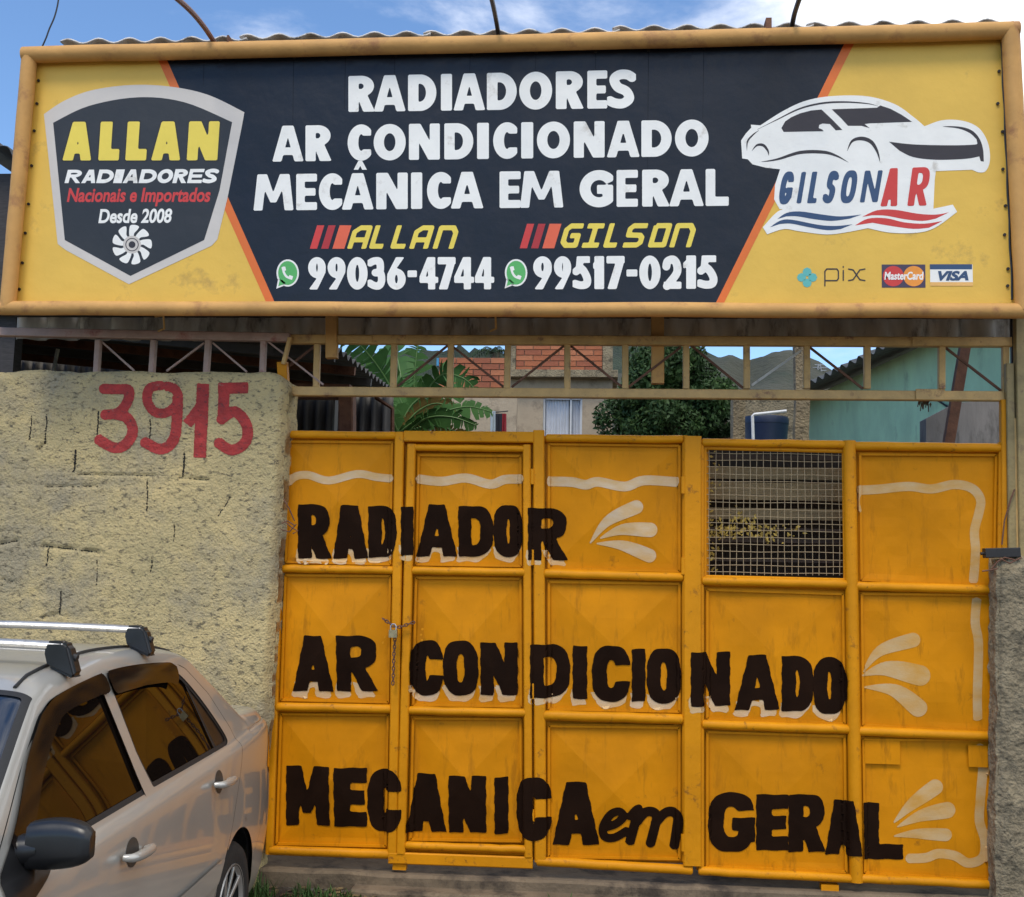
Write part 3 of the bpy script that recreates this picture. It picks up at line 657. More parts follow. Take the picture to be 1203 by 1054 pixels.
# wire stubs that tie the wall to the hinge
mb = MB()
for pts in ([(331,615),(338,612),(347,618)], [(330,622),(340,625),(348,616)], [(333,586),(340,598),(346,612)], [(334,612),(343,620),(350,624),(344,627)]):
    mb.tube([P(x, y, WYF-.02) for x, y in pts], .0035, 5)
tag(mb.build('hinge_wire', RUST, None), 'twisted rusty tie wire round the hinge at the edge of the plastered wall', 'wire')
# ------------------------------------------------------------------ concrete pillar on the right
def pillar():
    vs = []; fs = []; nz, nu = 150, 90; YF = -.14; x0b, x0t = P(1169, 1040, YF).x, P(1172, 680, YF).x; zt = P(1190, 655, YF).z; X1 = x0b+.42
    for j in range(nz+1):
        z = lerp(-.05, zt, j/nz); xl = lerp(x0b, x0t, j/nz); sh = max(0, (j/nz-.955)/.045)**2
        for i in range(nu+1):
            u = i/nu   # goes round: back-left -> front -> back-right
            if u < .3: x, y, nx_, ny_ = xl, lerp(-.02, YF, u/.3), -1, 0
            elif u < .72: x, y, nx_, ny_ = lerp(xl, X1, (u-.3)/.42), YF, 0, -1
            else: x, y, nx_, ny_ = X1, lerp(YF, .15, (u-.72)/.28), 1, 0
            d = .012*fbm(x*5+y*5, z*5, 2)+.007*fbm(x*22+y*22, z*20, 4)+.012*min(0, mnoise.noise(Vector((x*13+y*13, z*9, 6)))+.25)
            cx = (xl+X1)/2; k = 1-.08*sh
            ro = .03*math.exp(-(abs(u-.3)/.02)**2)
            vs.append((cx+(x-cx)*k+nx_*d+ro*.5, y+ny_*d+.04*sh*(1 if u < .72 else 0)+ro*.5, z+ (.03*fbm(x*9, y*9, 3)*(j/nz)**8)))
    for j in range(nz):
        for i in range(nu): a = j*(nu+1)+i; fs.append((a, a+1, a+nu+2, a+nu+1))
    c = len(vs); vs.append(((x0t+X1)/2, -.02, zt+.01)); b = nz*(nu+1)
    for i in range(nu): fs.append((b+i, b+i+1, c))
    return mesh('concrete_pillar', vs, fs, True)
tag(obj('concrete_pillar', pillar(), CONC), 'stub of rough grey concrete pillar at the right end of the gate', 'pillar')
# ------------------------------------------------------------------ right gate post of several bars
POST = M('weathered_post_paint', (.30,.22,.09), rough=.6, var=.25, vs=10, bump=.3, dirt=(.16,.10,.06), dscale=10, damt=.55)
pp = empty('gate_post', P(1186, 650, -.05), 'weathered steel gate post of upright bars standing on the rough concrete pillar', 'post')
def bar(parent, name, x0, y0, x1, y1, wpx, Y, dep, mat, bev=.004):
    return MB().bar(P(x0, y0, Y), P(x1, y1, Y), dep, wpx/FPX*(CAM_D+Y), upv=(0,1,0), bev=bev).build(name, mat, parent)
bar(pp, 'upright_bar', 1185, 428, 1188, 650, 9, -.03, .05, POST); bar(pp, 'upright_bar', 1178, 470, 1179, 648, 6, -.02, .04, GATE_R)
bar(pp, 'upright_bar', 1197, 372, 1202, 655, 11, -.05, .05, POST); bar(pp, 'upright_bar', 1192.5, 492, 1196, 652, 6, -.04, .03, TRUSS)
bar(pp, 'upright_bar', 1190, 372, 1192, 500, 6, .02, .03, BLACKM); bar(pp, 'backing_bar', 1192, 500, 1196, 652, 16, .04, .02, BLACKM)  # black upright here stands in for the shaded gap between the bars
MB().tube([P(1177, 640, -.07), P(1180, 612, -.07), P(1188, 585, -.07), P(1192, 575, -.07)], .004, 6).build('tie_wire', RUST, pp, smooth=True)
lb = empty('slide_bolt', P(1175, 650, -.1), 'black slide bolt lying across the post above the concrete pillar', 'bolt')
MB().bar(P(1156, 650, -.12), P(1197, 649, -.12), .05, .05, upv=(0,1,0), bev=.004).build('bolt_housing', BLACKM, lb); MB().tube([P(1152, 650.5, -.12), P(1160, 650, -.12)], .008, 8).build('bolt_tip', BLACKM, lb)
mb = MB()
for pts in ([(1154,671),(1163,670),(1172,668)], [(1165,668),(1172,660),(1180,655),(1192,658)], [(1174,656),(1186,662),(1200,655)]): mb.tube([P(x, y, -.2) for x, y in pts], .004, 5)
tag(mb.build('tie_wire', RUST, None), 'twisted rusty wire on top of the rough concrete pillar', 'wire')
# ------------------------------------------------------------------ trusses over the gate
tr1 = empty('lattice_truss', P(760, 465, .03), 'ochre lattice truss spanning over the two gate leaves', 'truss')
TY = .0
bar(tr1, 'chord', 338, 399, 1187, 399.5+3, 11, TY, .05, TRUSS); bar(tr1, 'chord', 338, 460, 1178, 466, 11, TY, .05, TRUSS)
bar(tr1, 'splice_plate', 395, 397.5, 437, 397.5, 8, TY-.03, .01, TRUSS); bar(tr1, 'splice_plate', 1072, 401, 1106, 401, 11, TY-.03, .01, TRUSS); bar(tr1, 'splice_plate', 1076, 463.5, 1110, 464, 13, TY-.03, .01, TRUSS)
ups = [373, 463.5, 530, 597, 666.5, 734.5, 806, 877, 947.5, 1018.5, 1106, 1181]
for x in ups: bar(tr1, 'upright', x, 405, x-1.5*(x < 600), 457 if x < 1150 else 475, 7.5, TY+.003, .035, TRUSS)
for a, b, c, d in ((340,430,371,406),(467,454,526,406),(533,408,592,455),(601,455,663,406),(670,406,731,455),(738,455,800,408),(812,406,873,456),(883,453,941,412),(951,408,1014,457),(1110,408,1177,460)):
    bar(tr1, 'brace_rod', a, b, c, d, 2.6, TY+.012, .012, RUST if a != 883 else ZINC, bev=0)
tr2 = empty('lattice_truss', P(170, 430, -.02), 'faded pink lattice truss standing on top of the plastered wall', 'truss')
T2 = -.03
bar(tr2, 'chord', -120, 388, 341, 397, 10.5, T2, .05, TRUSSP)
for xt, xb in ((116,113.5),(181,178.5),(245,242.5),(310,308.5),(-20,-22)): bar(tr2, 'upright', xt, 400, xb, 438, 7, T2+.003, .035, TRUSSP)
for a, b, c, d in ((120,402,158,436),(240,403,196,436),(250,403,290,437),(313,400,380,452)): bar(tr2, 'brace_rod', a, b, c, d, 2.2, T2+.012, .012, TRUSSP, bev=0)
bar(tr2, 'end_bracket', 334, 460, 332, 426, 12, T2, .05, GATE_R); bar(tr2, 'end_bracket', 333, 428, 341, 397, 5, T2-.03, .03, TRUSS)
# ------------------------------------------------------------------ signboard
YB = -.40
sg = empty('signboard', P(600, 362, YB), 'long yellow and navy workshop signboard in an orange tube frame above the gate', 'signboard')
def tubeframe(pts, r, mat=SIGNT):
    n = 24; a, b = [P(*p, YB-.045) for p in pts]; q = [a.lerp(b, i/n)+Vector((0, .003*fbm(i*.4, a.x), .004*fbm(i*.35, a.z, 4))) for i in range(n+1)]
    return MB().tube(q, r, 18).build('frame_tube', mat, sg, smooth=True, ang=60)
tubeframe(((28,65),(1196,36)), .044); tubeframe(((1,362),(1215,365.5)), .038); tubeframe(((35,63),(9,364)), .041); tubeframe(((1187,36),(1204,366)), .045)
def SP(layer): return lambda px, py: P(px, py, YB-.0005*layer)
def yb_top(x): return lerp(66, 42, (x-36)/(1190-36))
def yb_bot(x): return lerp(360, 363, (x-10)/1193)
BY = M('banner_yellow', (.74,.46,.075), rough=.45, var=.07, vs=2, bump=.25, bs=5, bd=.03, spec=.35, dirt=(.50,.31,.07), dscale=4, damt=.4)
BN = M('banner_navy', (.007,.010,.018), rough=.36, var=.2, vs=2, bump=.35, bs=4, bd=.04, spec=.32)
BO = M('banner_orange', (.72,.16,.03), rough=.45, var=.05, bump=.2, bs=5, bd=.03, spec=.35)
BW = M('banner_white', (.84,.82,.77), rough=.45, var=.04, vs=6, bump=.25, bs=5, bd=.03, spec=.35, dirt=(.60,.56,.50), dscale=9, damt=.4)
BG = M('banner_grey_halo', (.60,.55,.50), rough=.45, var=.04, bump=.2, bs=5, bd=.03, spec=.35)
BYL = M('banner_lemon', (.80,.62,.09), rough=.45, var=.04, bump=.2, bs=5, bd=.03, spec=.35)
BR = M('banner_red', (.60,.05,.045), rough=.45, var=.05, bump=.2, bs=5, bd=.03, spec=.35)
BR2 = M('banner_deep_red', (.42,.03,.035), rough=.45, var=.05, bump=.2, bs=5, bd=.03, spec=.35)
BO2 = M('banner_tomato', (.75,.13,.06), rough=.45, var=.05, bump=.2, bs=5, bd=.03, spec=.35)
BGN = M('banner_green', (.10,.42,.12), rough=.45, var=.05, bump=.2, bs=5, bd=.03, spec=.35)
BT = M('banner_teal', (.12,.45,.42), rough=.45, var=.05, bump=.2, bs=5, bd=.03, spec=.35)
BBL = M('banner_blue', (.035,.075,.16), rough=.45, var=.05, bump=.2, bs=5, bd=.03, spec=.35)
BGR = M('banner_charcoal', (.035,.03,.036), rough=.45, var=.1, bump=.2, bs=5, bd=.03, spec=.35)
BCH = M('banner_shield_dark', (.022,.024,.028), rough=.45, var=.15, bump=.2, bs=5, bd=.03, spec=.4)
# the vinyl itself: gently wavy sheet with real thickness behind it
n1, n2 = 120, 34; vs = []
for j in range(n2+1):
    for i in range(n1+1):
        u, v = i/n1, j/n2; xa = lerp(38, 1184, u); xb_ = lerp(14, 1197, u); x = lerp(xa, xb_, v); y = lerp(yb_top(xa), yb_bot(xb_), v)
        p = P(x, y, YB); vs.append((p.x, p.y+.0, p.z))
ban = obj('banner', mesh('banner', vs, [(j*(n1+1)+i, (j+1)*(n1+1)+i, (j+1)*(n1+1)+i+1, j*(n1+1)+i+1) for j in range(n2) for i in range(n1)]), BY, sg)
# backing box and ribs behind the vinyl
bx = MB(); a, b = P(34, 62, YB), P(1188, 360, YB); bx.box((a.x, YB+.012, b.z), (b.x, YB+.05, P(34, 66, YB).z-.05)); bx.build('backing_sheet', DARK, sg)
Print().poly([(195,62),(1003,44),(994,57),(843,365),(324,365),(189,58)]).build('dark_field', BN, ban, SP(1))
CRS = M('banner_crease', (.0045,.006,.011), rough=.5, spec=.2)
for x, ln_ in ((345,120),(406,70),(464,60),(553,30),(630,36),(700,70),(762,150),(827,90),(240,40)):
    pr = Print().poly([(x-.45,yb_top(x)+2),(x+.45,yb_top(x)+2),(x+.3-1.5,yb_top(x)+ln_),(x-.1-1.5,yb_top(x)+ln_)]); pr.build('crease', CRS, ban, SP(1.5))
Print().poly([(181,60),(191.5,60),(327,365),(317,365)]).build('orange_stripe', BO, ban, SP(2))
Print().poly([(994.5,46),(1006,46),(846,365),(836.5,365)]).build('orange_stripe', BO, ban, SP(2))
L1 = [('R',409.3,440.6),('A',439,476.6),('D',479.4,512.6),('I',518,531),('A',532.7,570),('D',572,607),('O',610,648.6),('R',653,686),('E',690,713.4),('S',715,745.3)]
L2 = [('A',319.8,356.7),('R',358.9,389.6),('C',408.4,436),('O',439,476.6),('N',480.4,516.7),('D',522,556),('I',560.5,574.3),('C',579.4,607.6),('I',612.3,626.4),('O',630.8,669.6),('N',674,710.3),('A',712.8,751.6),('D',753.5,789),('O',793,832.4)]
L3 = [('M',297.8,344.8),('E',348,372.4),('C',374.6,402),('A',401.5,439),('N',442,479),('I',482.9,496),('C',501.7,529.8),('A',529.5,568),('E',586.9,611.7),('M',611,661.8),('G',680.9,720.3),('E',724.4,749.4),('R',754.4,787),('A',786,827),('L',829,856.2)]
N1 = [('9',362,382.7),('9',384.9,405.9),('0',407.7,431.8),('3',433.4,452.8),('6',454.7,476.6),('-',478.8,489.8),('4',492.9,514.8),('7',514.2,535.2),('4',533.6,557),('4',558,580.6)]
N2 = [('9',626.4,648.3),('9',650.8,671),('5',674.3,694),('1',696.8,709.7),('7',712.5,733.8),('-',736,748.8),('0',751,776),('2',779,800.5),('1',802.6,817.7),('5',820.8,842.4)]
def line_px(pr, items, xl, tl, bl, xr, tr_, br, t, st='f', n=30, grow=0., slant=0., tmap={}):
    for ch, x0, x1 in items:
        f = lambda x, a, b: lerp(a, b, (x-xl)/(xr-xl))
        pr.add(glyph_px(ch, (x0, x1, f(x0,tl,tr_), f(x0,bl,br), f(x1,tl,tr_), f(x1,bl,br)), tmap.get(ch, t), st, n, grow, slant))
    return pr
TM = {'E': .235, 'M': .26, 'S': .25, 'I': .3, 'A': .25, 'L': .26}
line_px(Print(), L1, 409, 89.5, 131.6, 745, 82, 127, .285, tmap=TM).build('lettering', BW, ban, SP(3))
line_px(Print(), L2, 320, 148, 190, 832, 140.5, 183.5, .285, tmap=TM).build('lettering', BW, ban, SP(3))
pr = line_px(Print(), L3, 298, 205, 247.5, 856, 198.3, 241.8, .285, tmap=TM)
pr.poly([(415.5,199.5),(421,189),(425.5,189),(431,199.5),(425.5,199.5),(423.2,195),(420.8,199.5)]); pr.build('lettering', BW, ban, SP(3))
TN = {'3': .24, '5': .24, '2': .24, '4': .22, '-': .22, '9': .25, '6': .25, '7': .25, '0': .26}
line_px(Print(), N1, 362, 302.4, 340.2, 580, 302, 340, .28, tmap=TN).build('phone_number', BW, ban, SP(3)); line_px(Print(), N2, 626, 301.5, 340, 842, 300, 339.3, .28, tmap=TN).build('phone_number', BW, ban, SP(3))
TA = [('A',407.7,438.5),('L',433,457),('L',458,483),('A',480.5,511),('N',508,541)]
line_px(Print(), TA, 407, 264.8, 292.3, 541, 264.8, 292.3, .21, 't', 26, 0, 8.5).build('slanted_name', BYL, ban, SP(3))
TG = [('G',656.4,686.5),('I',683,711),('L',708,732),('S',731,762),('O',760.5,790.5),('N',786,820)]
line_px(Print(), TG, 656, 262.6, 291.4, 820, 262, 290.5, .21, 't', 26, 0, 8.5).build('slanted_name', BYL, ban, SP(3))
for x0, y0, y1 in ((364,264.8,292.3),(610.6,263,291.8)):
    for k, (dx, wd_, mt) in enumerate(((0,8.5,BR),(13.3,8.5,BR2),(26.5,14,BO2))):
        Print().poly([(x0+dx+8.5,y0),(x0+dx+8.5+wd_,y0),(x0+dx+wd_,y1),(x0+dx,y1)]).build('slanted_bar', mt, ban, SP(3))
def circ(cx, cy, r, n=28, ry=None): return [(cx+r*math.cos(2*math.pi*i/n), cy+(ry or r)*math.sin(2*math.pi*i/n)) for i in range(n)]
for cx, cy in ((338,321.8),(606.3,321.5)):
    Print().poly(circ(cx, cy-1, 13.2, 30, 16)).poly([(cx-11,cy+5),(cx-13.4,cy+17.5),(cx-2,cy+13)]).build('chat_icon', BW, ban, SP(3))
    Print().poly(circ(cx, cy-1, 11.2, 30, 14)).poly([(cx-9,cy+5),(cx-11,cy+14.6),(cx-2,cy+11)]).build('chat_icon_green', BGN, ban, SP(4))
    h = spl([(cx-5,cy-8),(cx-4.6,cy-2),(cx-1,cy+3.5),(cx+5,cy+5.5)], 6)
    Print().add(sdf_px(lambda X, Y: np.minimum(sd_line(X, Y, h, 1.3), np.minimum(sd_line(X, Y, [(cx-5.2,cy-8),(cx-4,cy-3.6)], 2.3), sd_line(X, Y, [(cx+1.4,cy+3.6),(cx+5.6,cy+5)], 2.3))), (cx-10, cy-12, cx+10, cy+10), .5)).build('handset_icon', BW, ban, SP(5))
# shield
k1 = lambda L_: [(a/2.7725, b/2.7725) for a, b in L_]
def arcs(parts):
    out = []
    for p in parts: out += p if len(p) < 3 else spl(p, 6)
    return out
Print().poly(k1(arcs([[(143,372),(210,328),(300,294),(430,277),(560,283),(680,310),(796,366)], [(790,400),(742,640)], [(708,780),(690,800)], [(420,926),(420,926)], [(215,815),(188,795)]]))).build('shield_rim', BG, ban, SP(3))
Print().poly(k1(arcs([[(173,400),(290,345),(450,317),(600,333),(756,398)], [(715,620),(665,782)], [(425,899),(211,782)], [(195,620),(195,620)]]))).build('shield_field', BCH, ban, SP(4))
def boxes(L_, y0, y1): return [(c, a/2.7725, b/2.7725) for c, a, b in L_]
sh = [('A',203,305),('L',320,395),('L',408,484),('A',492,595),('N',608,716)]
line_px(Print(), boxes(sh,0,0), 73, 143.2, 188.6, 258, 142.5, 188.4, .31, 'f', 30, .035, 3, {'A': .265, 'N': .28}).build('shield_name_edge', M('banner_black', (.01,.01,.01), .5), ban, SP(5))
line_px(Print(), boxes(sh,0,0), 73, 143.2, 188.6, 258, 142.5, 188.4, .31, 'f', 30, 0, 3, {'A': .265, 'N': .28}).build('shield_name', BYL, ban, SP(6))
xs_ = [210,264,313,368,399,451,508,561,609,659,706]; 
line_px(Print(), [(c, xs_[i]/2.7725, (xs_[i+1]+8)/2.7725) for i, c in enumerate('RADIADORES')], 75, 199.6, 215.2, 255, 198.4, 215.2, .30, 'f', 24, 0, 4, {'E': .25, 'S': .26, 'I': .33}).build('shield_subtitle', BW, ban, SP(5))
v, f = font_px('Nacionais e Importados', (78.5, 247.5, 221, 242.5, 220.5, 242.5), .028, .22); Print().add((v, f)).build('shield_line', BR, ban, SP(5))
v, f = font_px('Desde 2008', (115.5, 202.3, 245.5, 262.5, 245, 262), .03, .2); Print().add((v, f)).build('shield_line', BW, ban, SP(5))
fc = (430/2.7725, 797/2.7725); pr = Print()
for k in range(9):
    a = 2*math.pi*k/9-.1; bl = []
    for r, da in ((8,-.30),(14,-.34),(22,-.22),(25,-.12),(25.5,.12),(24.5,.30),(20,.27),(14,.10),(8,.22)): bl.append((fc[0]+.92*r*math.cos(a+da), fc[1]+.92*r*math.sin(a+da)))
    pr.poly(bl, 3)
pr.build('fan_blades', BW, ban, SP(5)); Print().poly(circ(*fc, 10.5)).build('fan_hub', BG, ban, SP(6))
Print().add(sdf_px(lambda X, Y: np.abs(np.hypot(X-fc[0], Y-fc[1])-7.3)-.5, (fc[0]-10, fc[1]-10, fc[0]+10, fc[1]+10), .6)).poly(circ(*fc, 4)).build('fan_hub_mark', BGR, ban, SP(7))
# car logo
k6 = lambda L_: [(860+a/3.759, 100+b/3.759) for a, b in L_]
Print().poly(k6(arcs([[(40,245),(60,215)], [(85,188),(83,175)], [(125,178),(230,112),(330,68),(450,48),(600,50),(720,85),(800,140),(850,182)], [(850,182),(930,155),(1020,158),(1090,190),(1130,255),(1139,330),(1122,378),(1092,386),(1060,374)], [(900,380),(895,420)], [(889,550),(210,548)], [(186,505),(190,440)], [(212,372),(150,365)], [(90,350),(70,328)], [(45,324),(45,324)]]))).build('car_logo_halo', BW, ban, SP(3))
Print().poly(k6(arcs([[(136,628),(200,560),(260,540)], [(880,548),(975,528)], [(994,560),(900,628),(820,652),(700,652),(600,632)], [(520,648),(420,660),(300,646),(230,636),(155,659)]]))).build('wave_halo', BW, ban, SP(4))
pr = Print()
pr.poly(k6([(218,190),(235,160),(262,142),(300,125),(350,112),(395,108),(440,150),(487,198),(458,200),(432,172),(400,170),(385,176),(383,190),(398,196),(405,204),(228,207)]))
pr.poly(k6([(440,107),(640,100),(655,90),(700,105),(750,132),(795,162),(700,166),(610,169),(585,172),(608,190),(572,180),(512,180),(480,145)]))
pr.poly(k6(spl([(693,250),(800,262),(960,266),(1070,263),(1083,255)], 4)+spl([(1080,240),(1050,212),(1000,192),(930,183),(1000,183),(1055,198),(1090,232),(1108,280),(1112,338)], 4)+[(1098,336),(1092,315)]+spl([(1092,315),(1030,326),(900,330),(800,318),(740,290)], 4)))
def taper(pts, wmax): p = spl(k6(pts), 6); n = len(p); return (p, [max(.25, wmax*math.sin(math.pi*min(1, max(0, i/(n-1))))) for i in range(n)])
its = [taper([(112,196),(200,152),(300,104),(400,80),(500,75),(600,82),(650,95)], 1.1), taper([(508,292),(530,248),(572,236),(615,252),(642,295),(654,342)], 2.3), taper([(88,290),(110,266),(138,266),(158,290),(162,312)], 1.6), taper([(122,340),(200,328),(300,298),(400,296),(460,312),(515,342)], 2.0), taper([(66,290),(68,250),(90,222),(118,200)], 1.0)]
pr.add(sdf_px(lambda X, Y: np.minimum.reduce([sd_line(X, Y, p, r, flat=False) for p, r in its]), (872, 112, 1040, 196), .6)).build('car_logo_lines', BGR, ban, SP(4))
gs = [('G',203,279),('I',286,326),('L',333,392),('S',404,469),('O',474,559),('N',566,664)]
line_px(Print(), [(c, 860+a/3.759, 860+b/3.759) for c, a, b in gs], 914, 203, 239, 1036, 200.5, 237, .145, 'g', 30, .012, 6, {'S': .16, 'N': .13, 'O': .15}).build('logo_name', BBL, ban, SP(5))
line_px(Print(), [(c, 860+a/3.759, 860+b/3.759) for c, a, b in (('A',657,750),('R',776,880))], 1035, 198.5, 242, 1094, 196.5, 241, .155, 'g', 30, .012, 6, {'A': .15}).build('logo_name', BR, ban, SP(5))
pr = Print()
for u, l in (([(200,592),(240,565),(300,558),(400,572),(480,580),(572,572)], [(520,590),(440,600),(360,592),(290,580),(240,580)]), ([(168,628),(210,600),(260,594),(380,617),(460,622),(532,615)], [(480,636),(420,641),(330,626),(260,612),(210,614)])): pr.poly(k6(spl(u, 4)+spl(l, 4)))
pr.build('wave_blue', BBL, ban, SP(5)); pr = Print()
for u, l in (([(575,582),(640,553),(720,551),(820,568),(900,572),(958,562)], [(900,590),(840,600),(760,592),(680,577),(620,575)]), ([(543,620),(600,590),(680,588),(760,606),(850,612),(930,600)], [(870,630),(800,635),(700,622),(620,608)])): pr.poly(k6(spl(u, 4)+spl(l, 4)))
pr.build('wave_red', BR, ban, SP(5))
# payment marks
pr = Print()
for dx, dy in ((0,-6.5),(6.5,0),(0,6.5),(-6.5,0)): pr.poly([(948.2+dx,326+dy-6),(948.2+dx+5.6,326+dy),(948.2+dx,326+dy+5.6),(948.2+dx-5.6,326+dy)] if 0 else [(948.2+dx+5.4*math.cos(a), 326+dy+5.2*math.sin(a)) for a in np.linspace(0, 2*math.pi, 8, endpoint=False)])
pr.build('payment_diamond', BT, ban, SP(3))
pxl = lambda L_: [(830+a/2.775, b/2.775) for a, b in L_]
pxs = [pxl([(386,933),(386,885),(392,877),(425,877),(430,884),(430,908),(425,915),(388,915)]), pxl([(446,880),(446,915)]), pxl([(446,868),(446,873)]), pxl([(462,877),(478,880),(500,912),(518,915)]), pxl([(462,915),(478,912),(500,880),(518,877)])]
Print().add(sdf_px(lambda X, Y: np.minimum.reduce([sd_line(X, Y, p, .75) for p in pxs]), (966, 308, 1020, 340), .6)).build('payment_word', BGR, ban, SP(3))
Print().poly([(1035.8,310.8),(1087,310.8),(1087.3,337.9),(1036,337.9)]).build('card_mark_ground', M('banner_plum', (.05,.035,.075), .45), ban, SP(3))
Print().poly(circ(1049.5, 324.5, 12.3, 30, 12)).build('card_mark_disc', BR, ban, SP(4)); Print().poly(circ(1073.5, 324.5, 12.3, 30, 12)).build('card_mark_disc', M('banner_amber', (.80,.28,.03), .45), ban, SP(5))
v, f = font_px('MasterCard', (1039, 1085, 319.3, 328.8, 319.3, 328.8), .03, .12); Print().add((v, f)).build('card_mark_word', BW, ban, SP(6))
Print().poly([(1092.5,310.5),(1142.5,310.5),(1143,336),(1093,336)]).build('card_mark_ground', BW, ban, SP(3)); Print().poly([(1092.3,310.5),(1142,310.5),(1142,316.5),(1092.5,316.5)]).build('card_mark_band', BBL, ban, SP(4))
Print().poly([(1093,331.5),(1142.8,331.5),(1143,336),(1093,336)]).build('card_mark_band', M('banner_amber2', (.75,.42,.12), .45), ban, SP(4))
v, f = font_px('VISA', (1102, 1138, 318.3, 330, 318.3, 329.6), .05, .28); Print().add((v, f)).build('card_mark_word', BBL, ban, SP(5))
# eyelets and lacing down both sides
gm = MB().disc((0,0,0), .008, (0,-1,0), 10, .006); gme = mesh('eyelet', gm.v, gm.f); gme.materials.append(BLACKM)
for x, y in [(45.5,95),(43.6,122),(40.5,154),(37.5,195),(33.8,240),(30,274),(26.5,309),(23,340),(1173.5,84),(1172,122),(1177.5,155),(1178,199),(1181,242),(1180,276),(1184,316),(1183.5,336)]+[(203,72),(259,70),(346,69),(465,66),(557,64),(630,62),(700,61),(762,60),(827,57),(262,57)][:9]:
    o = bpy.data.objects.new('eyelet', gme); COL.objects.link(o); o.location = P(x, y, YB-.003); o.parent = ban; o.matrix_parent_inverse = world_of(ban).inverted()
mb = MB(); mb.tube([P(lerp(1176.5, 1189.5, q), lerp(50, 352, q), YB-.004)+Vector((.002*math.sin(q*30),0,0)) for q in np.linspace(0, 1, 30)], .006, 5); mb.build('lacing_cord', BLACKM, sg)
mb = MB(); mb.bar(P(40, 74, YB-.003), P(196, 71, YB-.003), .02, .004, upv=(0,0,1)); 
# brackets below the sign
for x, y0, y1, wp in ((390,372,421,14),(772.5,372,451,15)): bar(sg, 'bracket', x, y0, x, y1, wp, -.02 if x < 500 else .04, .05, SIGNT)
for x in (190, 580): MB().tube([P(x-8, 372, -.2), P(x+2, 371, -.2), P(x+3, 386, -.1), P(x-4, 389, -.06)], .006, 6).build('hook', TRUSS, sg, smooth=True)
for x, y in ((270, 53), (902, 33)): MB().box(P(x-2, y+5, -.475), P(x+2, y-4, -.40)).build('clip', RUST, sg)
# ------------------------------------------------------------------ canopy sheets behind and above the sign
def corrugated(name, A, B, C, D, mat, waves, amp, parent=None, trap=False, thick=.006, nl=6, ragged=0.):
    """sheet A->B across the waves, A->D along them"""
    A, B, C, D = map(Vector, (A, B, C, D)); nrm = (B-A).cross(D-A).normalized(); n = waves*8; vs = []; fs = []
    for s_ in (0, 1):
        for j in range(nl+1):
            for i in range(n+1):
                u, v = i/n, j/nl; ph = u*waves*2*math.pi; q = math.sin(ph)
                if trap: q = max(-1, min(1, q*2.2))
                p = A.lerp(B, u).lerp(D.lerp(C, u), v) + nrm*(q*amp-thick*s_)
                if ragged and j in (0, nl): p += (D-A).normalized()*ragged*mnoise.noise(Vector((math.floor(u*waves/6)*3.3, j, 2)))
                vs.append(p)
    m_ = (nl+1)*(n+1)
    for j in range(nl):
        for i in range(n):
            a = j*(n+1)+i; q = (a, a+1, a+n+2, a+n+1); fs += [q, tuple(k+m_ for k in q[::-1])]
    for i in range(n): fs += [(i+1, i, i+m_, i+1+m_)]; a = nl*(n+1)+i; fs += [(a, a+1, a+1+m_, a+m_)]
    for j in range(nl): a = j*(n+1); fs += [(a, a+n+1, a+n+1+m_, a+m_)]; a += n; fs += [(a+n+1, a, a+m_, a+n+1+m_)]
    return obj(name, mesh(name, vs, fs, True), mat, parent)
zt1 = P(600, 46, -.3).z
x0s, x1s = P(20, 380, .16).x, P(1190, 380, .16).x
o = corrugated('fascia_sheet', (x0s, .16, P(600, 397, .16).z-.02), (x1s, .16, P(600, 397, .16).z-.02), (x1s, .16, zt1-.05), (x0s, .16, zt1-.05), ZINC, 30, .028, trap=True); tag(o, 'grey ribbed metal sheeting in shade behind and under the signboard', 'metal sheet')
# soffit closing the box above it (the shade one sees right under the sign)
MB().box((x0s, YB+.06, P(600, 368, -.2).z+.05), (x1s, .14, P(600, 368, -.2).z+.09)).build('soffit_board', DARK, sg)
cz = empty('canopy_roof', (0, .2, zt1), 'grey fibre cement corrugated roofing whose wavy edge shows above the signboard', 'roof')
xr0, xr1 = -3.02, 2.12
for k in range(5):
    a, b = lerp(xr0, xr1, k/5)-.02, lerp(xr0, xr1, (k+1)/5)+.02; zf = .026+lerp(P(40, 54, -.30).z, P(1180, 29, -.30).z, (k+.5)/5)+.004*(k % 2)
    corrugated('roof_sheet', (a, -.30, zf), (b, -.30, zf), (b, .9, zf+.1), (a, .9, zf+.1), FIBRO, 6, .013, cz, nl=3, thick=.008)
mb = MB(); 
# lamps arms and cable over the roof
ARM = M('lamp_arm_paint', (.20,.10,.08), rough=.5, var=.3)
def arm(pts, Y, r, label, mat=ARM):
    o = MB().tube(spl([tuple(P(x, y, yy)) for x, y, yy in pts], 6), r, 8).build('lamp_arm', mat, None, smooth=True); tag(o, label, 'lamp arm', 'lamp arms rising from the top of the sign')
arm([(252,50,-.36),(240,32,-.55),(225,14,-.8),(205,-4,-1.1),(180,-22,-1.5)], 0, .014, 'curved brown lamp arm rising above the left part of the signboard')
arm([(586,44,-.36),(583,25,-.5),(579,5,-.8),(574,-14,-1.2)], 0, .012, 'thin dark lamp arm rising above the middle of the signboard', BLACKM)
arm([(930,34,-.36),(933,18,-.5),(938,2,-.8),(944,-14,-1.2)], 0, .013, 'thin dark lamp arm rising above the right part of the signboard', BLACKM)
o = MB().tube(spl([tuple(P(x, y, -.3)) for x, y in [(49,56),(54,45),(58,34),(64,20),(68,4),(70,-14)]], 5), .0045, 5).build('cable', BLACKM); tag(o, 'thin black cable rising from the left corner of the signboard', 'cable')
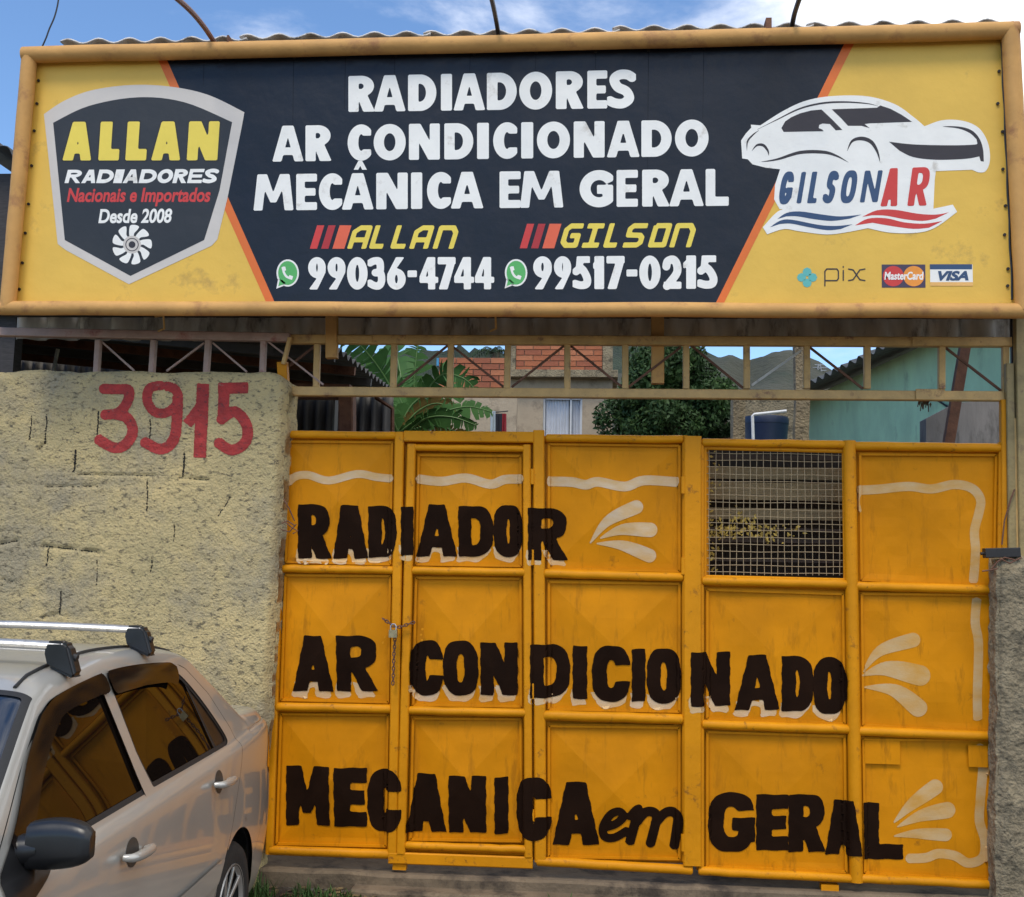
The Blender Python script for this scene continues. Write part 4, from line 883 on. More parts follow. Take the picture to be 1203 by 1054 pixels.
# ------------------------------------------------------------------ neighbour shed at left edge
nb = empty('neighbour_shed', (-4.6, 1.2, 0), 'dark corrugated shed roof showing past the left end of the signboard', 'shed')
a = P(-6, 158, .8); b = P(22, 186, .8)
corrugated('roof_sheet', (a.x-1.6, .8, a.z+.9), (b.x+.02, .8, b.z), (b.x+.02, 4, b.z), (a.x-1.6, 4, a.z+.9), M('dark_sheet', (.06,.065,.07), .6, .2, .3), 12, .02, nb)
MB().box((a.x-1.6, 1.0, P(0, 400, 1).z-.3), (b.x-.05, 1.1, b.z-.03)).build('wall', M('dark_planks', (.05,.045,.045), .8, 0, .4, 12, stretch=(1,1,8)), nb)
# ------------------------------------------------------------------ open shed behind the left truss
sh_ = empty('open_shed', (-3, 3, 0), 'dark open shed with corrugated roof behind the pink truss and the wall', 'shed')
A_ = P(386, 402, .9); B_ = P(462, 459, 4.2); SHD = M('shed_sheet', (.075,.075,.075), .75, .1, .35, 4, dirt=(.03,.03,.03)); 
corrugated('roof_sheet', A_, B_, B_+Vector((-5, 0, .45)), A_+Vector((-5, 0, .45)), SHD, 16, .022, sh_, nl=3)
for k in range(4):
    q = (k+.3)/4; s0 = A_.lerp(B_, q)+Vector((0,0,-.07)); MB().bar(s0, s0+Vector((-5,0,.45)), .06, .04).build('rafter', RUST if k % 2 else SHD, sh_)
for xq, yq, xr, yr, Yq in ((68,410,62,440,1.6),(22,404,6,445,1.4)): MB().bar(P(xq, yq, Yq), P(xr, yr, Yq), .02, .02, upv=(0,1,0)).build('stay_rod', ZINC, sh_)
zb = P(400, 462, 4.2).z
corrugated('wall_sheet', (-6.5, 4.25, 0), (P(461, 470, 4.2).x, 4.25, 0), (P(461, 470, 4.2).x, 4.25, zb+.03), (-6.5, 4.25, zb+.56), M('wall_sheet_grey', (.10,.095,.09), .6, .3, .3, 6, stretch=(1,1,.3), dirt=(.06,.055,.05)), 42, .016, sh_, trap=True, nl=3)
MB().box((-6.6, .2, 0), (-6.5, 4.2, 4.2)).build('side_wall', DARK, sh_)
MB().bar(P(408, 460, 1.3), P(408, 520, 1.3), .12, .1, upv=(0,1,0), bev=.01).build('post', RUST, sh_); MB().bar(P(340, 460, 1.5), P(412, 461, 1.5), .1, .09).build('rail', RUST, sh_)
MB().box(P(390, 512, 1.7), P(398, 462, 1.8)).build('post', SHD, sh_)
MB().tube([P(441, 467, 4.1), P(461, 480, 4.1), P(461, 510, 4.1)], .02, 6).build('drain_pipe', RUST, sh_)
# things seen through the mesh
sc_ = empty('board_stack', (1.35, .4, 0), 'weathered horizontal boards standing behind the wire mesh of the gate', 'boards')
for k, (y0, y1, yy, ml) in enumerate(((534,541,.28,0),(548,563,.30,1),(566,586,.24,1),(596,612,.26,1),(619,624,.26,2),(630,636,.3,2),(655,662,.34,2))):
    a, b = P(822, y0, yy), P(1000, y1+1.5*(k % 3), yy); MB().box((a.x, yy, b.z), (b.x, yy+.02, a.z)).build('board', [M('board_dark', (.055,.035,.02), .8), M('board_grey', (.27,.19,.09), .8, 0, .3, 20, stretch=(.4,1,6), dirt=(.05,.04,.03), dscale=20), M('board_brown', (.07,.045,.03), .8, 0, .5, 12)][ml], sc_)
MB().box((P(818, 600, .5).x, .5, .0), (P(1010, 600, .5).x, .55, P(900, 524, .5).z)).build('shade_backing', M('mesh_interior_shade', (.028,.018,.010), .9), sc_)  # near-black sheet added so the yard behind the mesh looks dark
# yellowed dry creeper caught on the boards
mb = MB()
for k in range(240):
    t = rng.random(); px = 868+rng.normal()*24+max(0, rng.normal())*22; py = 625+rng.normal()*5-max(0, 1-abs(px-872)/22)*abs(rng.normal())*16
    if rng.random() < .25: px = 836+rng.normal()*5; py = 530+rng.random()*145
    px = min(max(px, 832), 985); py = min(max(py, 530), 672)
    c = P(px, py, .15+.08*rng.random()); a = rng.random()*6.28; s_ = .006+.010*rng.random(); d = Vector((math.cos(a), .4*rng.normal(), math.sin(a)))*s_; e = Vector((-math.sin(a), .3*rng.normal(), math.cos(a)))*s_*.5
    mb.add([c-d, c+e, c+d, c-e], [(0,1,2,3)])
o = mb.build('dry_creeper', M('dry_leaf', (.50,.34,.07), .8, 0, .5, 30)); tag(o, 'dry yellowed creeper leaves caught behind the wire mesh', 'creeper', kind='stuff')
# ------------------------------------------------------------------ yard beyond: columns, tank, walls
def column(x0, x1, y0, Y, label, taper=0):
    a, b = P(x0, y0, Y), P(x1, y0, Y); n = 14; vs = []; fs = []; wd_ = b.x-a.x
    for j in range(n+1):
        z = a.z*j/n; e = .012*fbm(z*3, Y, 2)
        for dx, dy in ((0,0),(wd_*.5,-.012),(wd_,0),(wd_,wd_),(0,wd_)): vs.append((a.x+dx+e+.008*fbm(z*9, dx*30, 3), Y+dy+.006*fbm(z*8, dx*20, 5), z))
    for j in range(n):
        for k in range(5): q = j*5; fs.append((q+k, q+(k+1) % 5, q+5+(k+1) % 5, q+5+k))
    fs.append(tuple(n*5+k for k in range(5)))
    tag(obj('concrete_column', mesh('concrete_column', vs, fs), CONC), label, 'column')
column(934.5, 950.5, 398, 3.0, 'tall rough concrete column rising past the truss beside the blue tank'); column(861.5, 876, 468, 3.4, 'short concrete column to the left of the blue water tank')
tk = empty('water_tank', P(905, 520, 4.4), 'dark blue plastic water tank between two concrete columns', 'water tank'); TB = M('tank_blue', (.006,.016,.05), .45, 0, .15, 3)
c = P(904, 520, 4.6); zt_ = P(904, 480, 4.4).z; rr_ = (P(932, 500, 4.6).x-P(876, 500, 4.6).x)/2
prof = [(rr_*.86, c.z-1), (rr_*.95, zt_-.25), (rr_*1.0, zt_-.12), (rr_*1.02, zt_-.08), (rr_*1.02, zt_-.05)]
MB().tube([Vector((c.x, 4.9, z)) for r, z in prof], [r for r, z in prof], 28).build('tank_body', TB, tk, smooth=True, ang=30)
pf = [(rr_*1.03, zt_-.09), (rr_*1.04, zt_-.05), (rr_*1.0, zt_-.02), (rr_*.5, zt_+.0), (rr_*.1, zt_+.01)]
MB().tube([Vector((c.x, 4.9, z)) for r, z in pf], [r for r, z in pf], 28).build('lid', TB, tk, smooth=True, ang=30)
MB().tube([P(924, 483, 4.0), P(886, 487, 4.0), P(884, 489, 4.0), P(885, 520, 4.0)], .014, 8).build('pipe', M('pvc_white', (.7,.7,.7), .4), tk)
mb = MB()
MB().box(P(862, 478, 6.4), P(940, 466, 6.5)).build('w', CONC) if 0 else None
o = MB().box((P(860, 500, 6.6).x, 6.6, 0), (P(945, 500, 6.6).x, 6.75, P(900, 469, 6.6).z)).build('low_wall', CONC); tag(o, 'low grey wall behind the blue water tank', 'wall')
# mint green side house
MINT = M('mint_wall', (.50,.70,.42), .8, 0, .14, 2.5, .3, 30, dirt=(.36,.50,.30), dscale=3.2, damt=.45, stretch=(1,1,.6))
far = P(948, 500, 10.0); q = P(1080, 408, 6.3); dirv = Vector((q.x-far.x, q.y-far.y, 0)); near = Vector((far.x, far.y, 0))+dirv*2.35; zt_ = q.z
mh = empty('mint_house', Vector((far.x, far.y, 0)), 'mint green rendered house with corrugated eaves on the right of the yard', 'house')
side = Vector((-dirv.y, dirv.x, 0)).normalized()
if side.x < 0: side = -side
vs = [(far.x, far.y, 0), (near.x, near.y, 0), (near.x, near.y, zt_), (far.x, far.y, zt_)]; vs += [tuple(Vector(v)+side*.2) for v in vs]
obj('wall', mesh('wall', vs, [(0,1,2,3),(7,6,5,4),(0,3,7,4),(1,5,6,2),(3,2,6,7),(0,4,5,1)]), MINT, mh)
fa, na = Vector((far.x, far.y, zt_)), Vector((near.x, near.y, zt_)); ex = dirv.normalized()*.5
corrugated('roof_sheet', fa-ex-side*.44+Vector((0,0,-.02)), na-side*.44+Vector((0,0,-.02)), na+side*2.5+Vector((0,0,.9)), fa-ex+side*2.5+Vector((0,0,.9)), M('eave_sheet', (.13,.13,.125), .8, 0, .3, 6, dirt=(.05,.05,.05)), 34, .03, mh, nl=2)
MB().tube([fa.lerp(na, .45)-side*.02+Vector((0,0,-.55)), fa.lerp(na, .55)-side*.02+Vector((0,0,-.95)), fa.lerp(na, .50)-side*.02+Vector((0,0,-1.35)), fa.lerp(na, .28)-side*.02+Vector((0,0,-1.8))], .012, 5).build('wall_cable', BLACKM, mh)
cc_ = [P(1088, 492, 1.7), P(1124, 473, 1.7), P(1180, 470, 1.7), P(1180, 560, 1.7), P(1088, 560, 1.7)]; mb = MB(); mb.prism([(v.x, v.z) for v in reversed(cc_)], 1.7, 1.85)
o = mb.build('block_wall', M('stained_render', (.20,.185,.175), .9, 0, .25, 5, .4, 40, dirt=(.07,.065,.06), dscale=6, damt=.7, stretch=(1,1,.3))); tag(o, 'stained grey rendered wall stub in front of the mint house', 'wall')
o = MB().bar(P(1134, 404, .9), P(1114, 522, .9), .05, .06, upv=(0,1,0)).build('leaning_beam', RUST); tag(o, 'rusty brown steel beam leaning behind the right end of the truss', 'beam')
o = MB().box((P(1189, 380, 2.3).x, 2.3, 0), (P(1240, 380, 2.3).x, 2.4, P(1200, 300, 2.3).z)).build('mint_wall', MINT); tag(o, 'sliver of mint green wall right of the gate post', 'wall')
mb = MB()
for k in range(46):
    px = 1085+rng.normal()*4; py = 462+abs(rng.normal())*8; s_ = .012; c = P(px, py, .03+.03*rng.random()); mb.add([c+Vector((-s_*.5,0,0)), c+Vector((0,.006,-s_*1.6)), c+Vector((s_*.5,0,0)), c+Vector((0,-.006,s_))], [(0,1,2,3)])
for k in range(5): mb.tube([P(1082+k*1.6, 460, .04), P(1080+k*2.6, 470+k % 3*3, .04), P(1078+k*3.2, 478+(k*5) % 7, .04)], .003, 4)
o = mb.build('dry_plant', M('withered', (.10,.075,.04), .9, 0, .4, 30)); tag(o, 'withered plant tuft hanging from the lower chord of the truss', 'plant', kind=None)
# ------------------------------------------------------------------ brick wall and house
BRK = [M('brick_%d' % i, c, .85, 0, .18, 9, .4, 60, dirt=(.25,.13,.08), dscale=14, damt=.3) for i, c in enumerate(((.36,.115,.05),(.29,.09,.045),(.42,.15,.07)))]
for i, m_ in enumerate(BRK): m_.name = ('brick_red', 'brick_dark', 'brick_pale')[i]
MOR = M('mortar', (.27,.20,.15), .95, 0, .15, 9)
def bricks(parent, x0, x1, z0, z1, Y, bw, bh, back=.12):
    MB().box((x0, Y+.015, z0), (x1, Y+back, z1)).build('wall_core', MOR, parent)
    ms = {}; nz = int(round((z1-z0)/bh)); bh = (z1-z0)/nz; j = 0
    for j in range(nz):
        x = x0-(bw*.5 if j % 2 else 0)
        while x < x1-.02:
            a, b = max(x, x0), min(x+bw, x1)
            if b-a > .04:
                key = (round(b-a, 2), rng.integers(3))
                if key not in ms:
                    g_ = .006; hw, hh = (b-a)/2-g_, bh/2-g_; me = MB().prism([(-hw,-hh),(hw,-hh),(hw,hh),(-hw,hh)], 0, .04); me = mesh('brick', me.v, me.f); me.materials.append(BRK[key[1]]); ms[key] = me
                o = bpy.data.objects.new('brick', ms[key]); COL.objects.link(o); o.parent = parent; o.matrix_parent_inverse = world_of(parent).inverted()
                o.location = ((a+b)/2, Y-.012+.006*rng.random(), z0+(j+.5)*bh); o.rotation_euler = (0, R(rng.normal()*.4), 0)
            x += bw
BWY = 9.0
a, b = P(516, 420, BWY), P(599, 456, BWY); bwl = empty('brick_wall', (a.x, BWY, 0), 'red brick wall on a beige rendered base between the banana plant and the house', 'wall')
bricks(bwl, a.x, b.x, b.z, a.z, BWY, .24, .078)
BEI = M('beige_render', (.42,.33,.23), .9, 0, .2, 3, .6, 30, dirt=(.22,.17,.12), dscale=3, damt=.75)
MB().box((a.x, BWY+.0, 0), (b.x+.1, BWY+.14, b.z-.0)).build('rendered_base', BEI, bwl); MB().box((P(512,420,8.9).x, BWY-.02, a.z-.12), (a.x, BWY+.12, a.z-.01)).build('blue_edge', M('blue_plastic', (.05,.25,.45), .5), bwl)
HY = 11.0
h0, h1 = P(600, 440, HY), P(719, 505, HY); z_slab = P(660, 441, HY).z; hs = empty('brick_house', (h0.x, HY, 0), 'two-storey house, bare red brick above a slab and beige render below, behind the truss', 'house')
px_ = P(708, 420, HY).x; pl_ = P(606, 420, HY).x
bricks(hs, pl_, px_, z_slab+.05, P(650, 385, HY).z, HY, .27, .088, .3)
MB().box((P(596, 440, HY).x-.12, HY-.22, z_slab-.06), (h1.x+.08, HY+2.5, z_slab+.05)).build('floor_slab', CONC, hs)
MB().box((px_+.002, HY-.03, z_slab+.05), (h1.x, HY+.3, P(650, 385, HY).z)).build('column', CONC, hs); MB().box((pl_-.09, HY-.03, z_slab+.05), (pl_-.002, HY+.3, P(650, 385, HY).z)).build('column', CONC, hs)
wx0, wx1 = P(638, 480, HY).x, P(684, 480, HY).x; wzt = P(660, 466, HY).z; wzb = P(660, 520, HY).z
x0_ = P(595, 480, HY).x
for nm, bx_ in (('render_wall', ((x0_, HY, 0), (wx0, HY+.2, z_slab-.06))), ('render_wall', ((wx1, HY, 0), (h1.x, HY+.2, z_slab-.06))), ('render_wall', ((wx0, HY, wzt), (wx1, HY+.2, z_slab-.06))), ('render_wall', ((wx0, HY, 0), (wx1, HY+.2, wzb)))): MB().box(*bx_).build(nm, BEI, hs)
MB().box((h1.x-.2, HY+.2, 0), (h1.x, HY+2.5, P(650, 385, HY).z)).build('side_wall', BEI, hs)
wn = MB().bar((wx0+.02, HY+.06, wzt-.02), (wx1-.02, HY+.06, wzt-.02), .04, .04).build('window', M('white_frame', (.6,.6,.6), .5), hs)
for xa, xb in ((wx0+.02, wx0+.40), (wx0+.43, wx1-.02)):
    n = 40; vs = []
    for j in range(2):
        for i in range(n+1): vs.append((lerp(xa, xb, i/n), HY+.10+.012*math.sin(i*1.3)+.006*math.sin(i*3.1), (wzt-.03, wzb)[j]))
    obj('curtain', mesh('curtain', vs, [(i, n+1+i, n+2+i, i+1) for i in range(n)], True), M('white_curtain', (.55,.57,.62), .8), wn)
for xq in (wx0, (wx0+.415), wx1-.03): MB().box((xq, HY+.04, wzb), (xq+.03, HY+.08, wzt)).build('frame_bar', M('white_frame', (.6,.6,.6), .5), wn)
MB().box((wx0, HY+.22, wzb), (wx1, HY+.24, wzt)).build('dark_room', M('dark_room', (.01,.01,.012), .9), hs)
# clothes on a line
for k, (x0, x1, y0, y1, cl, lb) in enumerate(((576,582,483,520,(.45,.5,.52),'pale cloth hanging on the clothes line'),(581,590,486,520,(.02,.02,.03),'black garment on the clothes line'),(589.5,595,486,520,(.28,.02,.03),'dark red garment hanging against the beige house wall'))):
    n = 10; vs = []; 
    for j in range(7):
        for i in range(n+1): vs.append(tuple(P(lerp(x0, x1, i/n), lerp(y0, y1, j/6), 8.2+.02*math.sin(i*1.1+k+j*.3))))
    o = obj('garment', mesh('garment', vs, [(j*(n+1)+i, (j+1)*(n+1)+i, (j+1)*(n+1)+i+1, j*(n+1)+i+1) for j in range(6) for i in range(n)], True), M('cloth_%s' % 'abc'[k], cl, .9)); tag(o, lb, 'garment', 'garments on the clothes line')
    MATS['cloth_%s' % 'abc'[k]].name = ('pale_cloth', 'black_cloth', 'red_cloth')[k]
o = MB().tube([P(560, 486, 8.22), P(576, 485, 8.22), P(597, 483, 8.22)], .008, 5).build('clothes_line', BLACKM); tag(o, 'clothes line carrying the garments near the beige house', 'clothes line')
# ------------------------------------------------------------------ vegetation
def leafmat(name, c1, c2, rough=.6):
    m_ = M(name, c1, rough, 0, 0, 2.5, 0, hue=c2, spec=.25); b = m_.node_tree.nodes['Principled BSDF']
    for k in ('Transmission Weight',): pass
    return m_
LG = leafmat('leaf_green', (.018,.042,.012), (.05,.095,.022)); LD = leafmat('leaf_dark', (.012,.03,.010), (.028,.06,.016)); BANA = leafmat('banana_leaf', (.028,.085,.016), (.065,.16,.035)); BANB = leafmat('banana_leaf_brown', (.16,.13,.03), (.26,.14,.04), .7)
BARK = M('bark', (.09,.065,.045), .9, 0, .3, 12, .6, 30)
def foliage(centers, n, size, seed=0):
    r_ = np.random.default_rng(seed); k = r_.choice(len(centers), n, p=np.array([c[3]**2 for c in centers])/sum(c[3]**2 for c in centers)); C_ = np.array([c[:3] for c in centers])[k]; Rr = np.array([c[3] for c in centers])[k]
    d = r_.normal(size=(n,3)); d /= np.linalg.norm(d, axis=1)[:,None]; pos = C_+d*(Rr*(.55+.5*r_.random(n)**.6))[:,None]
    a = r_.normal(size=(n,3)); a[:,2] -= .3; a /= np.linalg.norm(a, axis=1)[:,None]; nn = d+.8*r_.normal(size=(n,3)); b = np.cross(a, nn); b /= np.linalg.norm(b, axis=1)[:,None]
    s_ = size*(.6+.8*r_.random(n))[:,None]; V = np.stack([pos-a*s_, pos+b*s_*.42, pos+a*s_, pos-b*s_*.42], 1).reshape(-1,3); F = np.arange(4*n).reshape(-1,4)
    me = bpy.data.meshes.new('crown'); me.from_pydata(V.tolist(), [], F.tolist()); return me
def tree(px, py, Y, rad, hgt, n, size, label, mat=LG, seed=0, cat='tree', clumps=44, flat=.8):
    c = P(px, py, Y); r_ = random.Random(seed); t = empty('tree', (c.x, Y, 0), label, cat)
    cs = []
    for k in range(clumps):
        a, e = r_.random()*6.28, math.asin(r_.uniform(-.6, 1)); q = rad*r_.uniform(.45, .95); cs.append((c.x+q*math.cos(a)*math.cos(e), Y+q*math.sin(a)*math.cos(e), c.z+q*math.sin(e)*flat, rad*r_.uniform(.15, .31)))
    obj('crown', foliage(cs, n, size, seed), mat, t)
    MB().tube([(c.x, Y, 0), (c.x+.05, Y, c.z*.5), (c.x-.05, Y+.05, c.z)], [.16, .12, .07], 8).build('trunk', BARK, t, smooth=True)
    mb = MB()
    for q in cs[:12]: mb.tube([(c.x, Y, c.z-.7*rad), ((c.x+q[0])/2, (Y+q[1])/2, (c.z+q[2])/2-.1), q[:3]], [.06, .04, .015], 6)
    mb.build('limbs', BARK, t, smooth=True); return t
tree(790, 478, 9.5, 1.02, 0, 30000, .038, 'dense dark green tree between the brick house and the water tank', seed=3)
tree(850, 500, 10.5, .5, 0, 3500, .06, 'low dark green bush at the right foot of the dense tree', LD, seed=5, cat='bush', clumps=10)
def banana_leaf(parent, pts, Y, wd_, mat=BANA, seed=0, droop=.3):
    """pts: spine from stalk to tip; the blade is torn into strips that droop unevenly"""
    r_ = random.Random(seed); sp = spl([tuple(P(x, y, Y+dy)) for x, y, dy in pts], 14); n = len(sp)-1
    W = [Vector(p) for p in sp]; view = (CP-W[n//2]).normalized(); vs = []; fs = []; tilt = r_.uniform(-.4, .4); wd_ *= .82
    for side_ in (-1, 1):
        i = 0; ang = 0
        while i < n:
            k = min(n, i+r_.choice((1, 1, 2, 3, 4))); ang = r_.uniform(-.25, .45); dd = droop*r_.uniform(.4, 1.9); lw = r_.uniform(.72, 1.08)
            for q in range(i, k):
                b0 = len(vs)
                for idx in (q, q+1):
                    t = idx/n; d = (W[min(idx+1, n)]-W[max(idx-1, 0)]).normalized(); s_ = d.cross(view).normalized()*side_; wq = wd_*lw*max(.05, math.sin(math.pi*min(1, .05+t*.94)))**.6
                    pull = (.10 if idx == i else -.10 if idx == k else 0)
                    for f_ in (0, .5, 1): vs.append(W[idx]+(s_+view*tilt*side_)*wq*f_+Vector((0,0,-1))*dd*wq*f_*f_+d*wq*f_*(.35+ang*f_+pull*f_))
                fs += [(b0, b0+3, b0+4, b0+1), (b0+1, b0+4, b0+5, b0+2)]
            i = k
    obj('leaf', mesh('leaf', vs, fs), mat, parent)
    MB().tube(W, [lerp(.012, .004, i/n) for i in range(n+1)], 5).build('midrib', M('banana_rib', (.10,.19,.05), .5), parent)
bp = empty('banana_plant', P(490, 520, 4.8), 'tall banana plant with broad torn green leaves between the shed and the brick wall', 'banana plant')
for k, (pts, Y, w_, mt) in enumerate((
    ([(480,500,0),(462,460,0),(440,425,-.1),(415,398,-.2),(398,392,-.3)], 5.2, .30, BANA), ([(480,500,0),(455,465,0),(420,440,-.1),(395,425,-.2)], 5.3, .24, BANA),
    ([(482,500,0),(474,460,0),(468,425,.1),(460,396,.2)], 5.5, .26, BANA), ([(484,500,0),(486,460,0),(488,428,0),(492,398,0)], 5.8, .22, BANA),
    ([(484,500,0),(500,462,0),(520,440,-.1),(545,445,-.2),(560,460,-.2)], 5.0, .22, BANA), ([(484,498,0),(510,470,0),(530,455,0),(523,425,.1)], 5.6, .16, BANA),
    ([(470,508,0),(490,494,-.1),(520,484,-.2),(550,478,-.2),(578,484,-.2)], 4.4, .15, BANA), ([(475,512,0),(500,492,-.1),(530,490,-.2),(560,500,-.2)], 4.2, .14, BANA),
    ([(472,505,0),(490,484,0),(512,474,0),(535,480,0)], 4.6, .17, BANB), ([(468,505,0),(482,478,0),(496,466,0),(510,462,0)], 4.8, .2, BANA),
    ([(470,515,0),(462,495,0),(448,482,0),(440,478,0)], 4.4, .18, BANA), ([(486,505,0),(505,500,0),(530,505,0),(552,515,0)], 4.3, .13, BANB), ([(470,505,0),(474,480,0),(466,462,0)], 5.0, .2, BANA))):
    banana_leaf(bp, pts, Y, w_, mt, seed=k)
MB().tube([P(478, 560, 5), P(480, 530, 5), P(483, 495, 5)], [.11, .09, .05], 9).build('stem', BANA, bp, smooth=True)
mb = MB()
MB().box(P(503, 405, 5.4), P(507, 432, 5.42)).build('rod', M('white_frame', (.6,.6,.6), .5)) if 0 else None
# palm behind the brick wall
pt = empty('palm_tree', P(580, 430, 16), 'small palm showing above the brick wall left of the house', 'palm tree'); c = P(580, 414, 16)
for k in range(16):
    a = 2*math.pi*k/16+.2; L_ = .55+.2*math.sin(k*2.3); sp = [c+Vector((math.cos(a)*L_*t, math.sin(a)*L_*t, .35*t-.65*t*t*L_*1.4)) for t in np.linspace(0, 1, 7)]; vs = []; fs = []
    for i in range(6):
        d = (sp[i+1]-sp[i]).normalized(); s_ = Vector((-math.sin(a), math.cos(a), 0))*.13*(1-i/8)
        for sg_ in (-1, 1):
            for q in (0, .5): b0 = len(vs); p0 = sp[i].lerp(sp[i+1], q); vs += [p0, p0+d*.03, p0+s_*sg_+d*.07+Vector((0,0,-.06))]; fs.append((b0, b0+1, b0+2))
    obj('frond', mesh('frond', vs, fs), LD, pt)
MB().tube([(c.x, 16, 0), (c.x+.05, 16, c.z)], [.1, .07], 7).build('trunk', BARK, pt)
# ------------------------------------------------------------------ hills
def hill(name, ridge, Yr, Yf, mat, rough, seed, base=-5, jag=0.):
    """ridge: photo px points on the crest at distance Yr; terrain runs down to the viewer's side and behind"""
    R_ = [P(x, y, Yr) for x, y in ridge]; xs_ = np.linspace(R_[0].x, R_[-1].x, 260); zz = np.interp(xs_, [p.x for p in R_], [p.z for p in R_]); n = 26; vs = []
    for j in range(n+8):
        t = j/n if j <= n else 1; back = max(0, j-n)/8
        y = lerp(Yf, Yr, t)+back*(Yr-Yf)*.8
        for i, (x, z) in enumerate(zip(xs_, zz)):
            h = z*(t**.75)*(1-back) if j <= n else z*(1-back**1.3); nz = fbm(x*rough, y*rough*.7, seed, 6)*z*.10*min(1, t*2)
            if j == n: nz = nz*.25+jag*mnoise.noise(Vector((x*rough*22, 1, seed)))
            cx = lerp(.35, 1, t); vs.append((x*cx, y, base+(h+nz)*(1-base/z if z else 1)))
    m_ = len(xs_)
    return tag(obj(name, mesh(name, vs, [(j*m_+i, j*m_+i+1, (j+1)*m_+i+1, (j+1)*m_+i) for j in range(n+7) for i in range(m_-1)], True), mat), kind='structure')
HM = M('hill_grass', (.03,.036,.022), .95, 0, .3, .02, .5, .3, hue=(.055,.055,.035), dirt=(.012,.024,.010), dscale=.03, damt=.75, bd=3)
HF = M('hill_forest', (.014,.028,.015), .95, 0, .3, .03, 1, .25, hue=(.028,.045,.025), bd=6)
hill('hill', [(300,450),(700,440),(800,432),(835,427),(860,424),(880,431),(905,424),(930,423),(955,431),(975,438),(1000,446),(1060,458),(1200,470),(1500,480)], 520, 260, HM, .012, 3, jag=2.0)
hill('hill', [(-200,420),(300,420),(470,413),(520,409),(560,404),(600,411),(640,404),(700,398),(735,402),(765,407),(800,416),(850,430),(1000,452),(1400,470)], 900, 600, HF, .006, 8, jag=7)
py_ = empty('power_pylon', P(962.5, 440, 500), 'lattice power pylon standing on the ridge of the bare hill', 'pylon'); PM = M('pylon_steel', (.30,.32,.35), .6)
c = P(962.5, 447, 500); tp = P(962.5, 428, 500); hh = tp.z-c.z; mb = MB()
for sx_ in (-1, 1):
    for sy_ in (-1, 1): mb.bar((c.x+sx_*1.6, 500+sy_*1.6, c.z), (c.x+sx_*.4, 500+sy_*.4, tp.z), .28, .28)
mb.build('leg', PM, py_)
for k, (z, wl_) in enumerate(((.97,2.0),(.8,3.6),(.62,3.2))): MB().bar((c.x-wl_, 500, c.z+hh*z), (c.x+wl_, 500, c.z+hh*z), .3, .3).build('cross_arm', PM, py_)
for k in range(5): zz_ = c.z+hh*k/5; MB().bar((c.x-1.5+k*.2, 498.6, zz_), (c.x+1.3-k*.2, 498.6, zz_+hh/5), .2, .2).build('brace', PM, py_)
# ------------------------------------------------------------------ car
PAINT = M('silver_beige_paint', (.43,.42,.39), rough=.32, metal=.38, var=.05, vs=2, bump=.0, coat=.7, dirt=(.24,.20,.15), dscale=4, damt=.25)
TINT = M('tinted_glass', (.006,.004,.003), rough=.015, var=.2, vs=2, bump=0, spec=.26, coat=0)
WSG = M('windscreen_glass', (.010,.014,.022), rough=.03, var=.1, bump=0, spec=.9, coat=.5)
RUB = M('black_rubber', (.012,.012,.013), rough=.6, var=.3, bump=.1)
PLB = M('black_trim_plastic', (.010,.010,.011), rough=.33, var=.3, vs=8, bump=0)
SMK = M('smoked_visor', (.010,.007,.006), rough=.10, var=.2, bump=0, spec=.3)
ALU = M('brushed_aluminium', (.62,.60,.56), rough=.35, metal=.8, var=.1, vs=12, dirt=(.40,.37,.33), dscale=14)
WHL = M('wheel_silver', (.50,.49,.47), rough=.35, metal=.7, var=.1)
CX, CY, CA, CS = CAR_POSE = (-2.225, -1.47, 4.755, .960)
car = empty('parked_car', (CX, CY, 0), 'silver beige four-door saloon car with roof bars parked nose out beside the plastered wall', 'car', rz=CA); car.scale = (CS,)*3
tri = lambda pts: (lambda x: float(np.interp(x, [p[0] for p in pts], [p[1] for p in pts])))
def smooth_profile(pts, n=30): q = spl(pts, n); return tri(sorted(q))
ZR = smooth_profile([(-.97,.50),(-.955,.86),(-.92,1.02),(-.82,1.06),(-.42,1.082),(-.32,1.10),(.03,1.325),(.18,1.40),(.5,1.44),(.95,1.452),(1.35,1.42),(1.50,1.385),(1.62,1.32),(2.12,1.00),(2.2,.975),(2.75,.86),(3.05,.74),(3.15,.62),(3.19,.45)])
WB = smooth_profile([(-.97,.52),(-.94,.64),(-.86,.715),(-.6,.775),(-.2,.805),(.4,.818),(1.2,.82),(2.0,.812),(2.6,.785),(2.95,.70),(3.12,.56),(3.19,.42)])
ZW = tri([(-1,.985),(-.5,1.0),(0,.98),(1,.955),(2.1,.93),(3.2,.70)])
XS = np.linspace(-.97, 3.19, 300)
